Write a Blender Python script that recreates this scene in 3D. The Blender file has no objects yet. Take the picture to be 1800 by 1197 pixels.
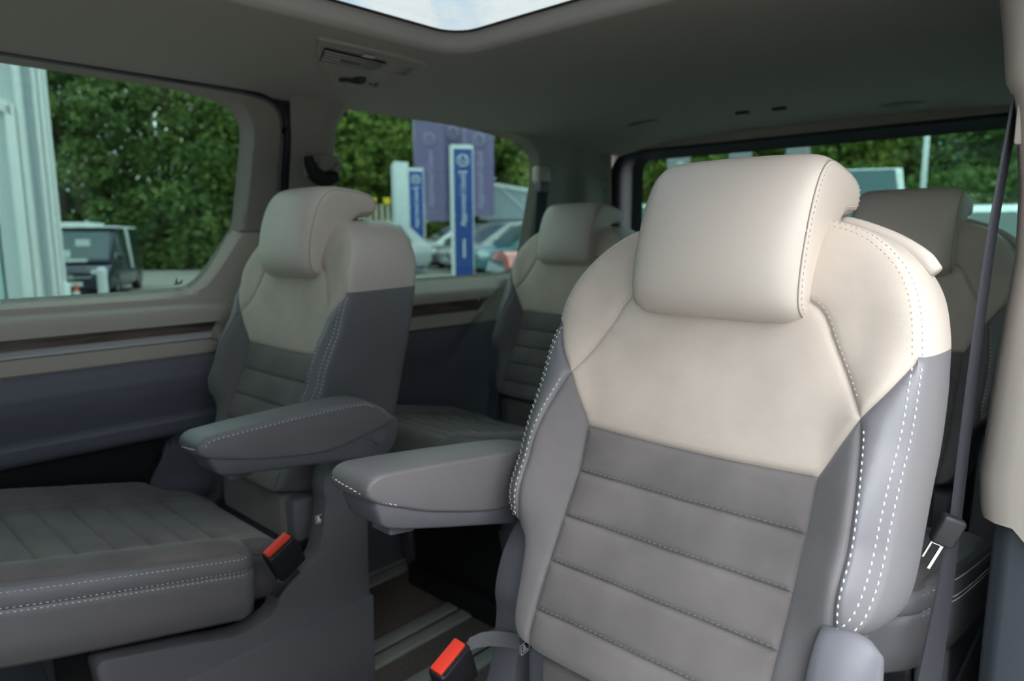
import bpy, bmesh, math, random
import numpy as np
from mathutils import Vector, Matrix, geometry

# ------------------------------------------------------------------ camera, sky, exposure
scene = bpy.context.scene
col = scene.collection
FPX = 1212.0
CAM = Vector((0.89, 0.0, 1.05))
yaw, pit, rol = math.radians(42.9), math.radians(8.62), math.radians(-0.27)
fh = Vector((-math.sin(yaw), math.cos(yaw), 0)); rt = Vector((math.cos(yaw), math.sin(yaw), 0))
fw = fh * math.cos(pit) - Vector((0, 0, math.sin(pit)))
up = fh * math.sin(pit) + Vector((0, 0, math.cos(pit)))
rt, up = rt * math.cos(rol) + up * math.sin(rol), up * math.cos(rol) - rt * math.sin(rol)
cam_data = bpy.data.cameras.new('camera')
cam_data.sensor_width = 36.0
cam_data.lens = FPX / 1800 * 36
cam_data.clip_start = 0.02; cam_data.clip_end = 500
cam_data.dof.use_dof = True
cam_data.dof.focus_distance = 0.80
cam_data.dof.aperture_fstop = 4.5
cam = bpy.data.objects.new('camera', cam_data); col.objects.link(cam)
cam.matrix_world = Matrix(((rt.x, up.x, -fw.x, CAM.x), (rt.y, up.y, -fw.y, CAM.y), (rt.z, up.z, -fw.z, CAM.z), (0, 0, 0, 1)))
scene.camera = cam

world = bpy.data.worlds.new('sky'); scene.world = world; world.use_nodes = True
wt = world.node_tree; wt.nodes.clear()
def wn(t, **k):
    n = wt.nodes.new(t)
    for a, b in k.items(): setattr(n, a, b)
    return n
w_out = wn('ShaderNodeOutputWorld'); w_bg = wn('ShaderNodeBackground')
w_tc = wn('ShaderNodeTexCoord'); w_no = wn('ShaderNodeTexNoise'); w_rp = wn('ShaderNodeValToRGB')
w_no.inputs['Scale'].default_value = 5.0; w_no.inputs['Detail'].default_value = 7; w_no.inputs['Roughness'].default_value = 0.55
w_rp.color_ramp.elements[0].position = 0.43; w_rp.color_ramp.elements[0].color = (0.52, 0.69, 0.87, 1)
w_rp.color_ramp.elements[1].position = 0.53; w_rp.color_ramp.elements[1].color = (1.0, 0.975, 0.93, 1)
w_bg.inputs['Strength'].default_value = 7.4
wt.links.new(w_tc.outputs['Generated'], w_no.inputs['Vector'])
wt.links.new(w_no.outputs['Fac'], w_rp.inputs['Fac'])
wt.links.new(w_rp.outputs['Color'], w_bg.inputs['Color'])
wt.links.new(w_bg.outputs['Background'], w_out.inputs['Surface'])

vs = scene.view_settings
vs.view_transform = 'Standard'; vs.look = 'None'; vs.gamma = 1.0; vs.exposure = 0.45
vs.use_curve_mapping = False
scene.cycles.use_denoising = True
scene.cycles.max_bounces = 10; scene.cycles.diffuse_bounces = 5
scene.cycles.transparent_max_bounces = 24
rng = random.Random(7)

# ------------------------------------------------------------------ materials
MATS = {}
def mat(name, c, rough=0.6, metal=0.0, spec=0.4, var=0.0, vscale=20, bump=0.0, bscale=400, btype='noise', sheen=0.0, c2=None, stretch=None, transl=0.0, coat=0.0, detail=3.0):
    m = bpy.data.materials.new(name); m.use_nodes = True
    nt = m.node_tree; b = nt.nodes['Principled BSDF']; L = nt.links
    b.inputs['Base Color'].default_value = (*c, 1); b.inputs['Roughness'].default_value = rough
    b.inputs['Metallic'].default_value = metal; b.inputs['Specular IOR Level'].default_value = spec
    if sheen: b.inputs['Sheen Weight'].default_value = sheen; b.inputs['Sheen Roughness'].default_value = 0.4
    if coat: b.inputs['Coat Weight'].default_value = coat; b.inputs['Coat Roughness'].default_value = 0.08
    tc = nt.nodes.new('ShaderNodeTexCoord'); vec = tc.outputs['Object']
    if stretch:
        mp = nt.nodes.new('ShaderNodeMapping'); mp.inputs['Scale'].default_value = stretch
        L.new(vec, mp.inputs['Vector']); vec = mp.outputs['Vector']
    if var or c2:
        no = nt.nodes.new('ShaderNodeTexNoise'); no.inputs['Scale'].default_value = vscale; no.inputs['Detail'].default_value = detail
        L.new(vec, no.inputs['Vector'])
        rp = nt.nodes.new('ShaderNodeValToRGB')
        rp.color_ramp.elements[0].position = 0.35; rp.color_ramp.elements[1].position = 0.65
        a = tuple(max(0, x * (1 - var)) for x in c); d = c2 if c2 else tuple(min(1, x * (1 + var)) for x in c)
        rp.color_ramp.elements[0].color = (*a, 1); rp.color_ramp.elements[1].color = (*d, 1)
        L.new(no.outputs['Fac'], rp.inputs['Fac']); L.new(rp.outputs['Color'], b.inputs['Base Color'])
    if bump:
        if btype == 'voronoi':
            bn = nt.nodes.new('ShaderNodeTexVoronoi'); bn.inputs['Scale'].default_value = bscale; h = bn.outputs['Distance']
        else:
            bn = nt.nodes.new('ShaderNodeTexNoise'); bn.inputs['Scale'].default_value = bscale; bn.inputs['Detail'].default_value = 2; h = bn.outputs['Fac']
        L.new(vec, bn.inputs['Vector'])
        bp = nt.nodes.new('ShaderNodeBump'); bp.inputs['Strength'].default_value = bump; bp.inputs['Distance'].default_value = 0.001
        L.new(h, bp.inputs['Height']); L.new(bp.outputs['Normal'], b.inputs['Normal'])
    if transl:
        tr = nt.nodes.new('ShaderNodeBsdfTranslucent'); mx = nt.nodes.new('ShaderNodeMixShader'); mx.inputs['Fac'].default_value = transl
        tr.inputs['Color'].default_value = (*(c2 or c), 1)
        o = nt.nodes['Material Output']
        L.new(b.outputs['BSDF'], mx.inputs[1]); L.new(tr.outputs['BSDF'], mx.inputs[2]); L.new(mx.outputs['Shader'], o.inputs['Surface'])
    MATS[name] = m
    return m
def glass_mat(name, tint, refl_rough=0.0):
    m = bpy.data.materials.new(name); m.use_nodes = True
    nt = m.node_tree; nt.nodes.remove(nt.nodes['Principled BSDF']); L = nt.links
    t = nt.nodes.new('ShaderNodeBsdfTransparent'); t.inputs['Color'].default_value = (*tint, 1)
    g = nt.nodes.new('ShaderNodeBsdfGlossy'); g.inputs['Roughness'].default_value = refl_rough; g.inputs['Color'].default_value = (0.9, 0.95, 0.95, 1)
    lw = nt.nodes.new('ShaderNodeLayerWeight'); lw.inputs['Blend'].default_value = 0.5
    pw = nt.nodes.new('ShaderNodeMath'); pw.operation = 'POWER'; pw.inputs[1].default_value = 5.0
    f = nt.nodes.new('ShaderNodeMath'); f.operation = 'MULTIPLY_ADD'; f.inputs[1].default_value = 0.5; f.inputs[2].default_value = 0.015
    L.new(lw.outputs['Facing'], pw.inputs[0]); L.new(pw.outputs['Value'], f.inputs[0])
    mx = nt.nodes.new('ShaderNodeMixShader')
    L.new(f.outputs['Value'], mx.inputs['Fac']); L.new(t.outputs['BSDF'], mx.inputs[1]); L.new(g.outputs['BSDF'], mx.inputs[2])
    L.new(mx.outputs['Shader'], nt.nodes['Material Output'].inputs['Surface'])
    MATS[name] = m
    return m
mat('leather_beige', (0.515, 0.443, 0.383), 0.42, spec=0.45, bump=0.12, bscale=900, btype='voronoi')
mat('suede_beige', (0.485, 0.408, 0.345), 0.85, spec=0.2, var=0.08, vscale=10, bump=0.45, bscale=900, sheen=0.15)
mat('leather_grey', (0.150, 0.142, 0.150), 0.42, spec=0.45, bump=0.12, bscale=900, btype='voronoi')
mat('suede_grey', (0.146, 0.129, 0.124), 0.85, spec=0.2, var=0.15, vscale=9, bump=0.45, bscale=900, sheen=0.25)
mat('suede_strip', (0.150, 0.138, 0.140), 0.85, spec=0.2, var=0.08, vscale=11, bump=0.25, bscale=1400, sheen=0.25)
mat('thread_white', (0.75, 0.73, 0.70), 0.6)
mat('thread_beige', (0.52, 0.46, 0.39), 0.6)
mat('thread_grey', (0.20, 0.185, 0.175), 0.7)
mat('seat_plastic', (0.105, 0.104, 0.118), 0.5, spec=0.4, bump=0.1, bscale=1500)
mat('panel_dark', (0.140, 0.140, 0.168), 0.5, spec=0.4, bump=0.12, bscale=1200, btype='voronoi')
mat('plastic_black', (0.014, 0.014, 0.016), 0.5)
mat('trim_beige', (0.45, 0.40, 0.345), 0.5, spec=0.4, bump=0.12, bscale=1100, btype='voronoi')
mat('trim_beige_dim', (0.27, 0.24, 0.21), 0.5, spec=0.4, bump=0.12, bscale=1100, btype='voronoi')  # beige trim darkened to stand in for dimmer light on pillars and frames
mat('headliner', (0.33, 0.298, 0.27), 0.9, spec=0.15, bump=0.15, bscale=900)
mat('wood_trim', (0.060, 0.043, 0.036), 0.4, c2=(0.15, 0.115, 0.098), vscale=9, stretch=(1, 1.2, 22), bump=0.25, bscale=30, detail=6)
mat('chrome', (0.62, 0.63, 0.66), 0.16, metal=1.0)
mat('brushed', (0.80, 0.81, 0.86), 0.35, metal=0.45)
mat('piping_beige', (0.27, 0.235, 0.20), 0.6)
mat('rubber', (0.012, 0.012, 0.013), 0.7)
mat('carpet', (0.150, 0.135, 0.120), 0.95, spec=0.1, var=0.2, vscale=160, bump=0.5, bscale=700)
mat('rail_metal', (0.50, 0.53, 0.50), 0.45, metal=0.4)
mat('tail_trim', (0.028, 0.033, 0.040), 0.5)
mat('belt_web', (0.035, 0.035, 0.042), 0.7, bump=0.4, bscale=900)
mat('belt_grey', (0.11, 0.11, 0.115), 0.7, bump=0.4, bscale=900)
mat('button_red', (0.70, 0.045, 0.025), 0.35)
mat('icon_white', (0.75, 0.75, 0.75), 0.6)
glass_mat('glass_side', (0.305, 0.37, 0.35))
glass_mat('glass_rear', (0.31, 0.40, 0.37))
glass_mat('glass_roof', (0.295, 0.315, 0.325))
mat('asphalt', (0.27, 0.255, 0.23), 0.95, var=0.12, vscale=0.6)
mat('cladding', (0.55, 0.62, 0.63), 0.6)
mat('blocker_grey', (0.17, 0.185, 0.215), 0.7)
mat('cladding_white', (0.78, 0.82, 0.82), 0.6)
mat('cladding_blue', (0.36, 0.43, 0.47), 0.6)
mat('cladding_teal', (0.45, 0.66, 0.66), 0.5)
mat('sign_blue', (0.03, 0.08, 0.30), 0.4)
mat('royal_blue', (0.03, 0.06, 0.5), 0.5)
mat('sign_white', (0.72, 0.78, 0.78), 0.4)
mat('sign_ink', (0.80, 0.84, 0.86), 0.5)
mat('flag_purple', (0.27, 0.22, 0.40), 0.8, transl=0.25)
mat('flag_ink', (0.46, 0.44, 0.60), 0.8)
mat('flag_grey', (0.34, 0.33, 0.36), 0.8, transl=0.25)
mat('bark', (0.07, 0.05, 0.035), 0.9, var=0.3, vscale=6)
mat('leaf_dark', (0.06, 0.115, 0.035), 0.6, c2=(0.17, 0.25, 0.065), vscale=0.6, transl=0.25)
mat('leaf_mid', (0.10, 0.175, 0.035), 0.6, c2=(0.28, 0.36, 0.08), vscale=0.6, transl=0.3)
mat('leaf_yellow', (0.12, 0.18, 0.03), 0.6, c2=(0.32, 0.36, 0.07), vscale=0.5, transl=0.3)
mat('tyre', (0.012, 0.012, 0.012), 0.8)
mat('alloy', (0.45, 0.46, 0.48), 0.35, metal=0.8)
mat('car_glass', (0.05, 0.09, 0.10), 0.06, spec=0.8)
mat('lamp_glass', (0.7, 0.75, 0.8), 0.1, spec=0.8)
mat('orange', (0.75, 0.12, 0.03), 0.5)
mat('yellow', (0.80, 0.55, 0.02), 0.5)
mat('timber_pale', (0.42, 0.38, 0.30), 0.8)
mat('steel_pole', (0.55, 0.57, 0.58), 0.4, metal=0.5)
mat('brick_red', (0.30, 0.07, 0.035), 0.85, var=0.3, vscale=3)
for nm, c in dict(navy=(0.012, 0.022, 0.05), white=(0.80, 0.82, 0.82), red=(0.55, 0.03, 0.025), silver=(0.45, 0.48, 0.50), black=(0.02, 0.022, 0.026), teal=(0.05, 0.20, 0.25), darkgrey=(0.10, 0.11, 0.12), blue=(0.03, 0.10, 0.35)).items():
    mat('paint_' + nm, c, 0.25, spec=0.6, coat=0.6)

# ------------------------------------------------------------------ helpers
def tag(o, label=None, cat=None, group=None, kind=None):
    if label: o['label'] = label
    if cat: o['category'] = cat
    if group: o['group'] = group
    if kind: o['kind'] = kind
    return o
def new_mesh(name, V, Fc, m, smooth=True, auto=None):
    me = bpy.data.meshes.new(name)
    me.from_pydata([tuple(map(float, v)) for v in V], [], [tuple(map(int, f)) for f in Fc])
    me.materials.append(MATS[m]); me.update()
    if smooth: me.shade_smooth()
    if auto is not None: me.set_sharp_from_angle(angle=math.radians(auto))
    return me
def link(name, me, parent=None, loc=(0, 0, 0), rot=(0, 0, 0)):
    o = bpy.data.objects.new(name, me); col.objects.link(o)
    o.location = loc; o.rotation_euler = rot
    if parent: o.parent = parent
    return o
def obj(name, V, Fc, m, parent=None, smooth=True, auto=None, loc=(0, 0, 0), rot=(0, 0, 0)):
    return link(name, new_mesh(name, V, Fc, m, smooth, auto), parent, loc, rot)
def empty(name, loc=(0, 0, 0), rz=0, parent=None):
    o = bpy.data.objects.new(name, None); col.objects.link(o)
    o.location = loc; o.rotation_euler = (0, 0, rz); o.empty_display_size = 0.1
    if parent: o.parent = parent
    return o
def merge(*parts):
    V, Fc = [], []
    for v, f in parts:
        k = len(V); V += list(v); Fc += [tuple(i + k for i in q) for q in f]
    return V, Fc
def box(x0, x1, y0, y1, z0, z1):
    V = [(x0, y0, z0), (x1, y0, z0), (x1, y1, z0), (x0, y1, z0), (x0, y0, z1), (x1, y0, z1), (x1, y1, z1), (x0, y1, z1)]
    return V, [(3, 2, 1, 0), (4, 5, 6, 7), (0, 1, 5, 4), (1, 2, 6, 5), (2, 3, 7, 6), (3, 0, 4, 7)]
def bevel_mesh(V, Fc, w, seg=3):
    bm = bmesh.new()
    vs_ = [bm.verts.new(v) for v in V]
    for f in Fc: bm.faces.new([vs_[i] for i in f])
    bmesh.ops.recalc_face_normals(bm, faces=bm.faces)
    ed = [e for e in bm.edges if len(e.link_faces) == 2 and e.calc_face_angle(0) > 0.5]
    bmesh.ops.bevel(bm, geom=ed, offset=w, segments=seg, affect='EDGES', profile=0.5)
    bm.verts.index_update()
    V2 = [tuple(v.co) for v in bm.verts]; F2 = [tuple(v.index for v in f.verts) for f in bm.faces]
    bm.free()
    return V2, F2
def bbox_b(x0, x1, y0, y1, z0, z1, w=0.004, seg=3): return bevel_mesh(*box(x0, x1, y0, y1, z0, z1), w, seg)
def prism(poly, d0, d1, axis='x'):
    """polygon in the two other axes extruded along axis"""
    n = len(poly)
    def P(p, d):
        return (d, p[0], p[1]) if axis == 'x' else ((p[0], d, p[1]) if axis == 'y' else (p[0], p[1], d))
    V = [P(p, d0) for p in poly] + [P(p, d1) for p in poly]
    Fc = [tuple(range(n))[::-1], tuple(range(n, 2 * n))] + [(i, (i + 1) % n, n + (i + 1) % n, n + i) for i in range(n)]
    return V, Fc
def resample(P, step, closed=False):
    P = np.asarray(P, float)
    if closed: P = np.vstack([P, P[:1]])
    seg = np.linalg.norm(np.diff(P, axis=0), axis=1); s = np.concatenate([[0], np.cumsum(seg)])
    n = max(2, int(round(s[-1] / step)) + 1)
    u = np.linspace(0, s[-1], n)
    R = np.stack([np.interp(u, s, P[:, k]) for k in range(P.shape[1])], 1)
    return R[:-1] if closed else R
def smooth(P, step, closed=False, sub=12):
    P = np.asarray(P, float); n = len(P); out = []
    rngi = range(n) if closed else range(n - 1)
    for i in rngi:
        if closed: p = [P[(i + k) % n] for k in (-1, 0, 1, 2)]
        else: p = [P[max(i - 1, 0)], P[i], P[i + 1], P[min(i + 2, n - 1)]]
        for k in range(sub):
            t = k / sub
            out.append(0.5 * ((2 * p[1]) + (-p[0] + p[2]) * t + (2 * p[0] - 5 * p[1] + 4 * p[2] - p[3]) * t * t + (-p[0] + 3 * p[1] - 3 * p[2] + p[3]) * t ** 3))
    if not closed: out.append(P[-1])
    return resample(out, step, closed)
def inside(pts, poly):
    pts = np.asarray(pts); poly = np.asarray(poly); x, y = pts[:, 0], pts[:, 1]
    c = np.zeros(len(pts), bool); n = len(poly); j = n - 1
    for i in range(n):
        xi, yi = poly[i]; xj, yj = poly[j]
        if yi != yj:
            k = ((yi > y) != (yj > y)) & (x < (xj - xi) * (y - yi) / (yj - yi) + xi)
            c ^= k
        j = i
    return c
def seg_dist(pts, lines):
    """distance of points to a list of (polyline, closed)"""
    pts = np.asarray(pts, float); D = np.full(len(pts), 1e9)
    for L, closed in lines:
        A = np.asarray(L, float); B = np.roll(A, -1, 0)
        if not closed: A, B = A[:-1], B[:-1]
        for a, b in zip(A, B):
            d = b - a; q = max(d @ d, 1e-14)
            t = np.clip(((pts - a) @ d) / q, 0, 1)
            D = np.minimum(D, np.hypot(pts[:, 0] - a[0] - t * d[0], pts[:, 1] - a[1] - t * d[1]))
    return D
def sheet(outline, holes, seams, h, fine=(0.0025, 0.006)):
    """constrained triangulation of a panel: outline, holes and seam lines become edges"""
    outline = np.asarray(outline)
    cons = [(outline, True)] + [(np.asarray(q), True) for q in holes] + [(np.asarray(q), False) for q in seams]
    P, E = [], []
    for L, c in cons:
        k = len(P); n = len(L); P += [tuple(p) for p in L]
        E += [(k + i, k + (i + 1) % n) for i in range(n if c else n - 1)]
    extra = []
    for d in fine:
        for L, c in cons:
            T = np.gradient(L, axis=0); N = np.stack([-T[:, 1], T[:, 0]], 1); N /= np.linalg.norm(N, axis=1)[:, None] + 1e-12
            for s in (-1, 1):
                Q = L + N * d * s; extra.append(Q[seg_dist(Q, cons) > d * 0.8])
    lo, hi = outline.min(0), outline.max(0)
    gx, gy = np.meshgrid(np.arange(lo[0], hi[0], h), np.arange(lo[1], hi[1], h * 0.866))
    gx = gx + (np.arange(gx.shape[0]) % 2)[:, None] * h / 2
    G = np.stack([gx.ravel(), gy.ravel()], 1)
    G = G[seg_dist(G, cons) > max(h * 0.6, (fine[-1] if fine else 0) + h * 0.35)]
    A = np.vstack([np.array(P)] + extra + [G])
    n0 = len(P)
    ok = inside(A, outline)
    for q in holes: ok &= ~inside(A, q)
    ok[:n0] = True
    A = np.vstack([A[:n0], A[n0:][ok[n0:]]])
    r = geometry.delaunay_2d_cdt([Vector(p) for p in A], E, [], 0, 1e-6)
    V = np.array([tuple(v) for v in r[0]]); Fc = np.array([f for f in r[2] if len(f) == 3])
    ce = V[Fc].mean(1)
    ok = inside(ce, outline)
    for q in holes: ok &= ~inside(ce, q)
    Fc = Fc[ok]
    return V, Fc, V[Fc].mean(1)
def pick(V3, Fc, mask):
    Fs = Fc[mask]; u, inv = np.unique(Fs, return_inverse=True)
    return V3[u], inv.reshape(Fs.shape)
def tube(P, r, n=8, closed=False, cap=True, flat=None):
    """swept ellipse; r = radius or list; flat=(r1, r2, upvector)"""
    P = [Vector(p) for p in P]; V, Fc = [], []; m = len(P); u0 = Vector((0, 0, 1))
    for i, p in enumerate(P):
        t = (P[min(i + 1, m - 1)] - P[max(i - 1, 0)]).normalized()
        if flat: u0 = Vector(flat[2])
        a = t.cross(u0)
        if a.length < 1e-4: a = t.cross(Vector((1, 0, 0)))
        a.normalize(); b = a.cross(t).normalized()
        ra, rb = (flat[0], flat[1]) if flat else ((r[i] if hasattr(r, '__len__') else r),) * 2
        for k in range(n):
            w = 2 * math.pi * k / n; V.append(tuple(p + a * ra * math.cos(w) + b * rb * math.sin(w)))
    for i in range(m - 1):
        for k in range(n): Fc.append((i * n + k, i * n + (k + 1) % n, (i + 1) * n + (k + 1) % n, (i + 1) * n + k))
    if cap: Fc += [tuple(range(n))[::-1], tuple(range((m - 1) * n, m * n))]
    return V, Fc
def stitch(P, N, length=0.0046, gap=0.0034, r=0.0008, lift=0.0006):
    """small thread dashes along a 3D polyline with surface normals"""
    P = np.asarray(P, float); N = np.asarray(N, float)
    s = np.concatenate([[0], np.cumsum(np.linalg.norm(np.diff(P, axis=0), axis=1))]); V, Fc = [], []
    u = gap
    f = lambda x: np.array([np.interp(x, s, P[:, k]) for k in range(3)])
    g = lambda x: np.array([np.interp(x, s, N[:, k]) for k in range(3)])
    while u + length < s[-1]:
        a, b, n = f(u), f(u + length), g(u + length / 2); n /= np.linalg.norm(n) + 1e-9
        t = b - a; t /= np.linalg.norm(t) + 1e-9; w = np.cross(n, t); k = len(V)
        m_ = (a + b) / 2
        ring = [(a, 0.35, -0.0004), (m_, 1.0, lift), (b, 0.35, -0.0004)]
        for c, q, lf in ring:
            c = c + n * lf
            V += [c + w * r * q, c + n * r * q, c - w * r * q, c - n * r * q]
        for i in range(2):
            for j in range(4): Fc.append((k + i * 4 + j, k + i * 4 + (j + 1) % 4, k + (i + 1) * 4 + (j + 1) % 4, k + (i + 1) * 4 + j))
        Fc += [(k + 3, k + 2, k + 1, k), (k + 8, k + 9, k + 10, k + 11)]
        u += length + gap
    return V, Fc
def offset_poly(P, d):
    """inset a closed polygon (counter-clockwise positive area) by d along vertex normals"""
    P = np.asarray(P, float)
    area = 0.5 * np.sum(P[:, 0] * np.roll(P[:, 1], -1) - np.roll(P[:, 0], -1) * P[:, 1])
    T = np.roll(P, -1, 0) - np.roll(P, 1, 0); T /= np.linalg.norm(T, axis=1)[:, None] + 1e-12
    N = np.stack([-T[:, 1], T[:, 0]], 1) * (1 if area > 0 else -1)
    return P + N * d
def pillow(profile, hw, rings, axis_map, cap_rings=((0.004, 0.004),)):
    """profile (u,v) closed lofted over width: rings=[(w fraction, inset)]"""
    P = np.asarray(profile, float); n = len(P); V, Fc = [], []
    R = [(w * hw, d) for w, d in rings]
    for w, d in R:
        Q = offset_poly(P, d); V += [axis_map(w, q[0], q[1]) for q in Q]
    for i in range(len(R) - 1):
        for k in range(n): Fc.append((i * n + k, i * n + (k + 1) % n, (i + 1) * n + (k + 1) % n, (i + 1) * n + k))
    for e in (0, len(R) - 1):
        Fc.append(tuple(e * n + k for k in (range(n) if e else range(n - 1, -1, -1))))
    return V, Fc
def fix_normals(V, Fc):
    bm = bmesh.new(); vs_ = [bm.verts.new(v) for v in V]
    for f in Fc:
        try: bm.faces.new([vs_[i] for i in f])
        except ValueError: pass
    bmesh.ops.recalc_face_normals(bm, faces=bm.faces); bm.verts.index_update()
    r = [tuple(v.co) for v in bm.verts], [tuple(v.index for v in f.verts) for f in bm.faces]
    bm.free(); return r
def sstep(a, b, x):
    t = np.clip((np.asarray(x, float) - a) / (b - a), 0, 1); return t * t * (3 - 2 * t)
def strap(name, P, w, m, parent, th=.0014, wv=(1, 0, 0)):
    """flat webbing: width vector interpolated along the path"""
    P = smooth(P, .02); V, Fc = [], []
    W = np.array(wv, float)
    if W.ndim == 1: W = np.tile(W, (2, 1))
    for i, p in enumerate(P):
        f = i / (len(P) - 1); d = Vector(W[0] * (1 - f) + W[1] * f).normalized() * w / 2
        t = Vector(P[min(i + 1, len(P) - 1)] - P[max(i - 1, 0)]).normalized(); n = t.cross(d).normalized() * th
        p = Vector(p); V += [tuple(p - d - n), tuple(p + d - n), tuple(p + d + n), tuple(p - d + n)]
    for i in range(len(P) - 1):
        for k in range(4): Fc.append((i * 4 + k, i * 4 + (k + 1) % 4, i * 4 + 4 + (k + 1) % 4, i * 4 + 4 + k))
    Fc += [(3, 2, 1, 0), tuple(len(V) - 4 + k for k in range(4))]
    return obj(name, V, Fc, m, parent, auto=30)
def text_mesh(s, size, m, name):
    cu = bpy.data.curves.new('lettering', 'FONT'); cu.body = s; cu.size = size; cu.extrude = 0.004
    cu.align_x = 'CENTER'; cu.align_y = 'CENTER'; cu.resolution_u = 3
    o = bpy.data.objects.new('lettering', cu); col.objects.link(o)
    bpy.context.view_layer.update()
    dg = bpy.context.evaluated_depsgraph_get()
    me = bpy.data.meshes.new_from_object(o.evaluated_get(dg)); me.name = name
    me.materials.clear(); me.materials.append(MATS[m])
    bpy.data.objects.remove(o); bpy.data.curves.remove(cu)
    return me

# ------------------------------------------------------------------ the cabin shell
def struct(o): o['kind'] = 'structure'; return o
Y0 = -1.25
YR = 2.39
# floor with seat rails
fl = struct(obj('floor', *box(-0.86, 0.90, Y0, 2.47, -0.03, 0.0), 'carpet', smooth=False))
for xr in (-0.80, -0.458, -0.27, 0.27, 0.458, 0.80):
    r = empty('floor_rail', (0, 0, 0), parent=fl)
    for s in (-1, 1):
        obj('rail_flange', *bbox_b(xr + s * 0.027 - 0.020, xr + s * 0.027 + 0.020, Y0, 2.3, -0.004, 0.010, 0.003, 2), 'rail_metal', r, auto=40)
    obj('rail_slot', *box(xr - 0.010, xr + 0.010, Y0, 2.3, -0.002, 0.002), 'rubber', r, smooth=False)

# ---- left wall: door panel
win1 = smooth([(-0.20, 1.36), (-0.15, 1.392), (-0.05, 1.397), (0.3, 1.398), (0.66, 1.396), (0.76, 1.388), (0.815, 1.376), (0.848, 1.352), (0.860, 1.315), (0.853, 1.25), (0.826, 1.09), (0.803, 1.046), (0.752, 0.974), (0.722, 0.944), (0.690, 0.930), (0.60, 0.926), (0.3, 0.924), (-0.05, 0.924), (-0.16, 0.93), (-0.20, 0.965)], 0.02, True)
door_out = np.array(list(resample([(Y0, 0.0), (0.94, 0.0), (0.94, 0.9)], 0.05)) + list(smooth([(0.94, 0.92), (0.938, 1.05), (0.943, 1.19), (0.958, 1.30), (0.956, 1.355), (0.938, 1.388), (0.905, 1.402), (0.86, 1.408)], 0.012)) + list(resample([(0.80, 1.4095), (Y0, 1.418), (Y0, 0.03)], 0.05)))
zz = np.array([0.0, 0.44, 0.47, 0.574, 0.580, 0.588, 0.617, 0.624, 0.630, 0.655, 0.69, 0.72, 0.752, 0.764, 0.767, 0.772, 0.8025, 0.8045, 0.8075, 0.811, 0.8145, 0.818, 0.820, 0.842, 0.8445, 0.868, 0.880, 0.893, 0.918, 0.926, 1.06, 1.30, 1.42])
xx = np.array([-0.80, -0.80, -0.815, -0.815, -0.800, -0.790, -0.786, -0.792, -0.806, -0.797, -0.786, -0.782, -0.789, -0.797, -0.800, -0.794, -0.797, -0.803, -0.795, -0.799, -0.806, -0.813, -0.817, -0.817, -0.803, -0.806, -0.812, -0.834, -0.838, -0.838, -0.828, -0.820, -0.812])
def door_x(y, z, d):
    p = np.interp(z, zz, xx)
    ye = np.where(z < 0.767, 0.79, 0.742 + (z - 0.81) * 0.55)
    w = 1 - sstep(0, 0.075, y - ye); flat = -0.835 + 0.015 * sstep(0.9, 1.3, z)
    x = flat + (p - flat) * np.where(z > 1.06, 1, w)
    pk = inside(np.stack([y, z], 1), pocket)
    x = np.where(pk, -0.835, x)
    return x - (0.035 * (1 - sstep(0.0, 0.022, d)))
pocket = np.array([(Y0 + 0.02, 0.573), (0.628, 0.573), (0.560, 0.478), (0.53, 0.38), (Y0 + 0.02, 0.38)])
pl = resample(pocket, 0.02, True); plo = resample(offset_poly(pocket, -0.006), 0.02, True)
sl = [resample([(Y0 + 0.012, z), (0.93, z)], 0.02) for z in (0.617, 0.630, 0.655, 0.69, 0.72, 0.752, 0.767, 0.772)]
sl += [resample([(Y0 + 0.012, z), (e, z)], 0.02) for z, e in ((0.8025, 0.722), (0.8045, 0.724), (0.8075, 0.726), (0.811, 0.728), (0.8145, 0.731), (0.818, 0.734), (0.820, 0.736), (0.842, 0.751), (0.8445, 0.753), (0.868, 0.80), (0.880, 0.82), (0.893, 0.82), (0.905, 0.82))]
sl += [resample([(0.738, 0.820), (0.749, 0.838)], 0.01), resample([(0.836, 1.060), (0.934, 1.060)], 0.01), resample([(0.836, 1.063), (0.934, 1.063)], 0.01)]
V, Fc, ce = sheet(door_out, [win1], sl + [np.vstack([pl, pl[:1]]), np.vstack([plo, plo[:1]])], 0.022, (0.006, 0.014, 0.022))
dh = seg_dist(V, [(win1, True)])
X = door_x(V[:, 0], V[:, 1], dh)
X = np.where((np.abs(V[:, 1] - 1.0615) < 0.0018) & (V[:, 0] > 0.83), X - 0.006, X)
V3 = np.stack([X, V[:, 0], V[:, 1]], 1)
wend = np.interp(ce[:, 1], [0.80, 0.845], [0.722, 0.754])
r_dark = ce[:, 1] < 0.767
r_wood = (ce[:, 1] > 0.8195) & (ce[:, 1] < 0.8422) & (ce[:, 0] < wend)
r_chrome = (ce[:, 1] > 0.8042) & (ce[:, 1] < 0.8185) & (ce[:, 0] < wend)
r_pocket = inside(ce, plo) & r_dark
r_up = (ce[:, 1] > 1.0615) & ~r_dark
WL = struct(obj('wall_left', *pick(V3, Fc, ~(r_dark | r_wood | r_chrome | r_up)), 'trim_beige', auto=38))
obj('window_frame_trim', *pick(V3, Fc, r_up), 'trim_beige_dim', WL, auto=38)
obj('lower_panel', *pick(V3, Fc, r_dark & ~r_pocket), 'panel_dark', WL, auto=38)
obj('map_pocket', *pick(V3, Fc, r_pocket), 'plastic_black', WL, auto=38)
obj('wood_strip', *pick(V3, Fc, r_wood), 'wood_trim', WL, auto=38)
obj('chrome_strip', *pick(V3, Fc, r_chrome), 'brushed', WL, auto=50)
obj('door_jamb', *box(-0.868, -0.842, 0.89, 1.06, 0.0, 1.45), 'rubber', WL, smooth=False)
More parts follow.
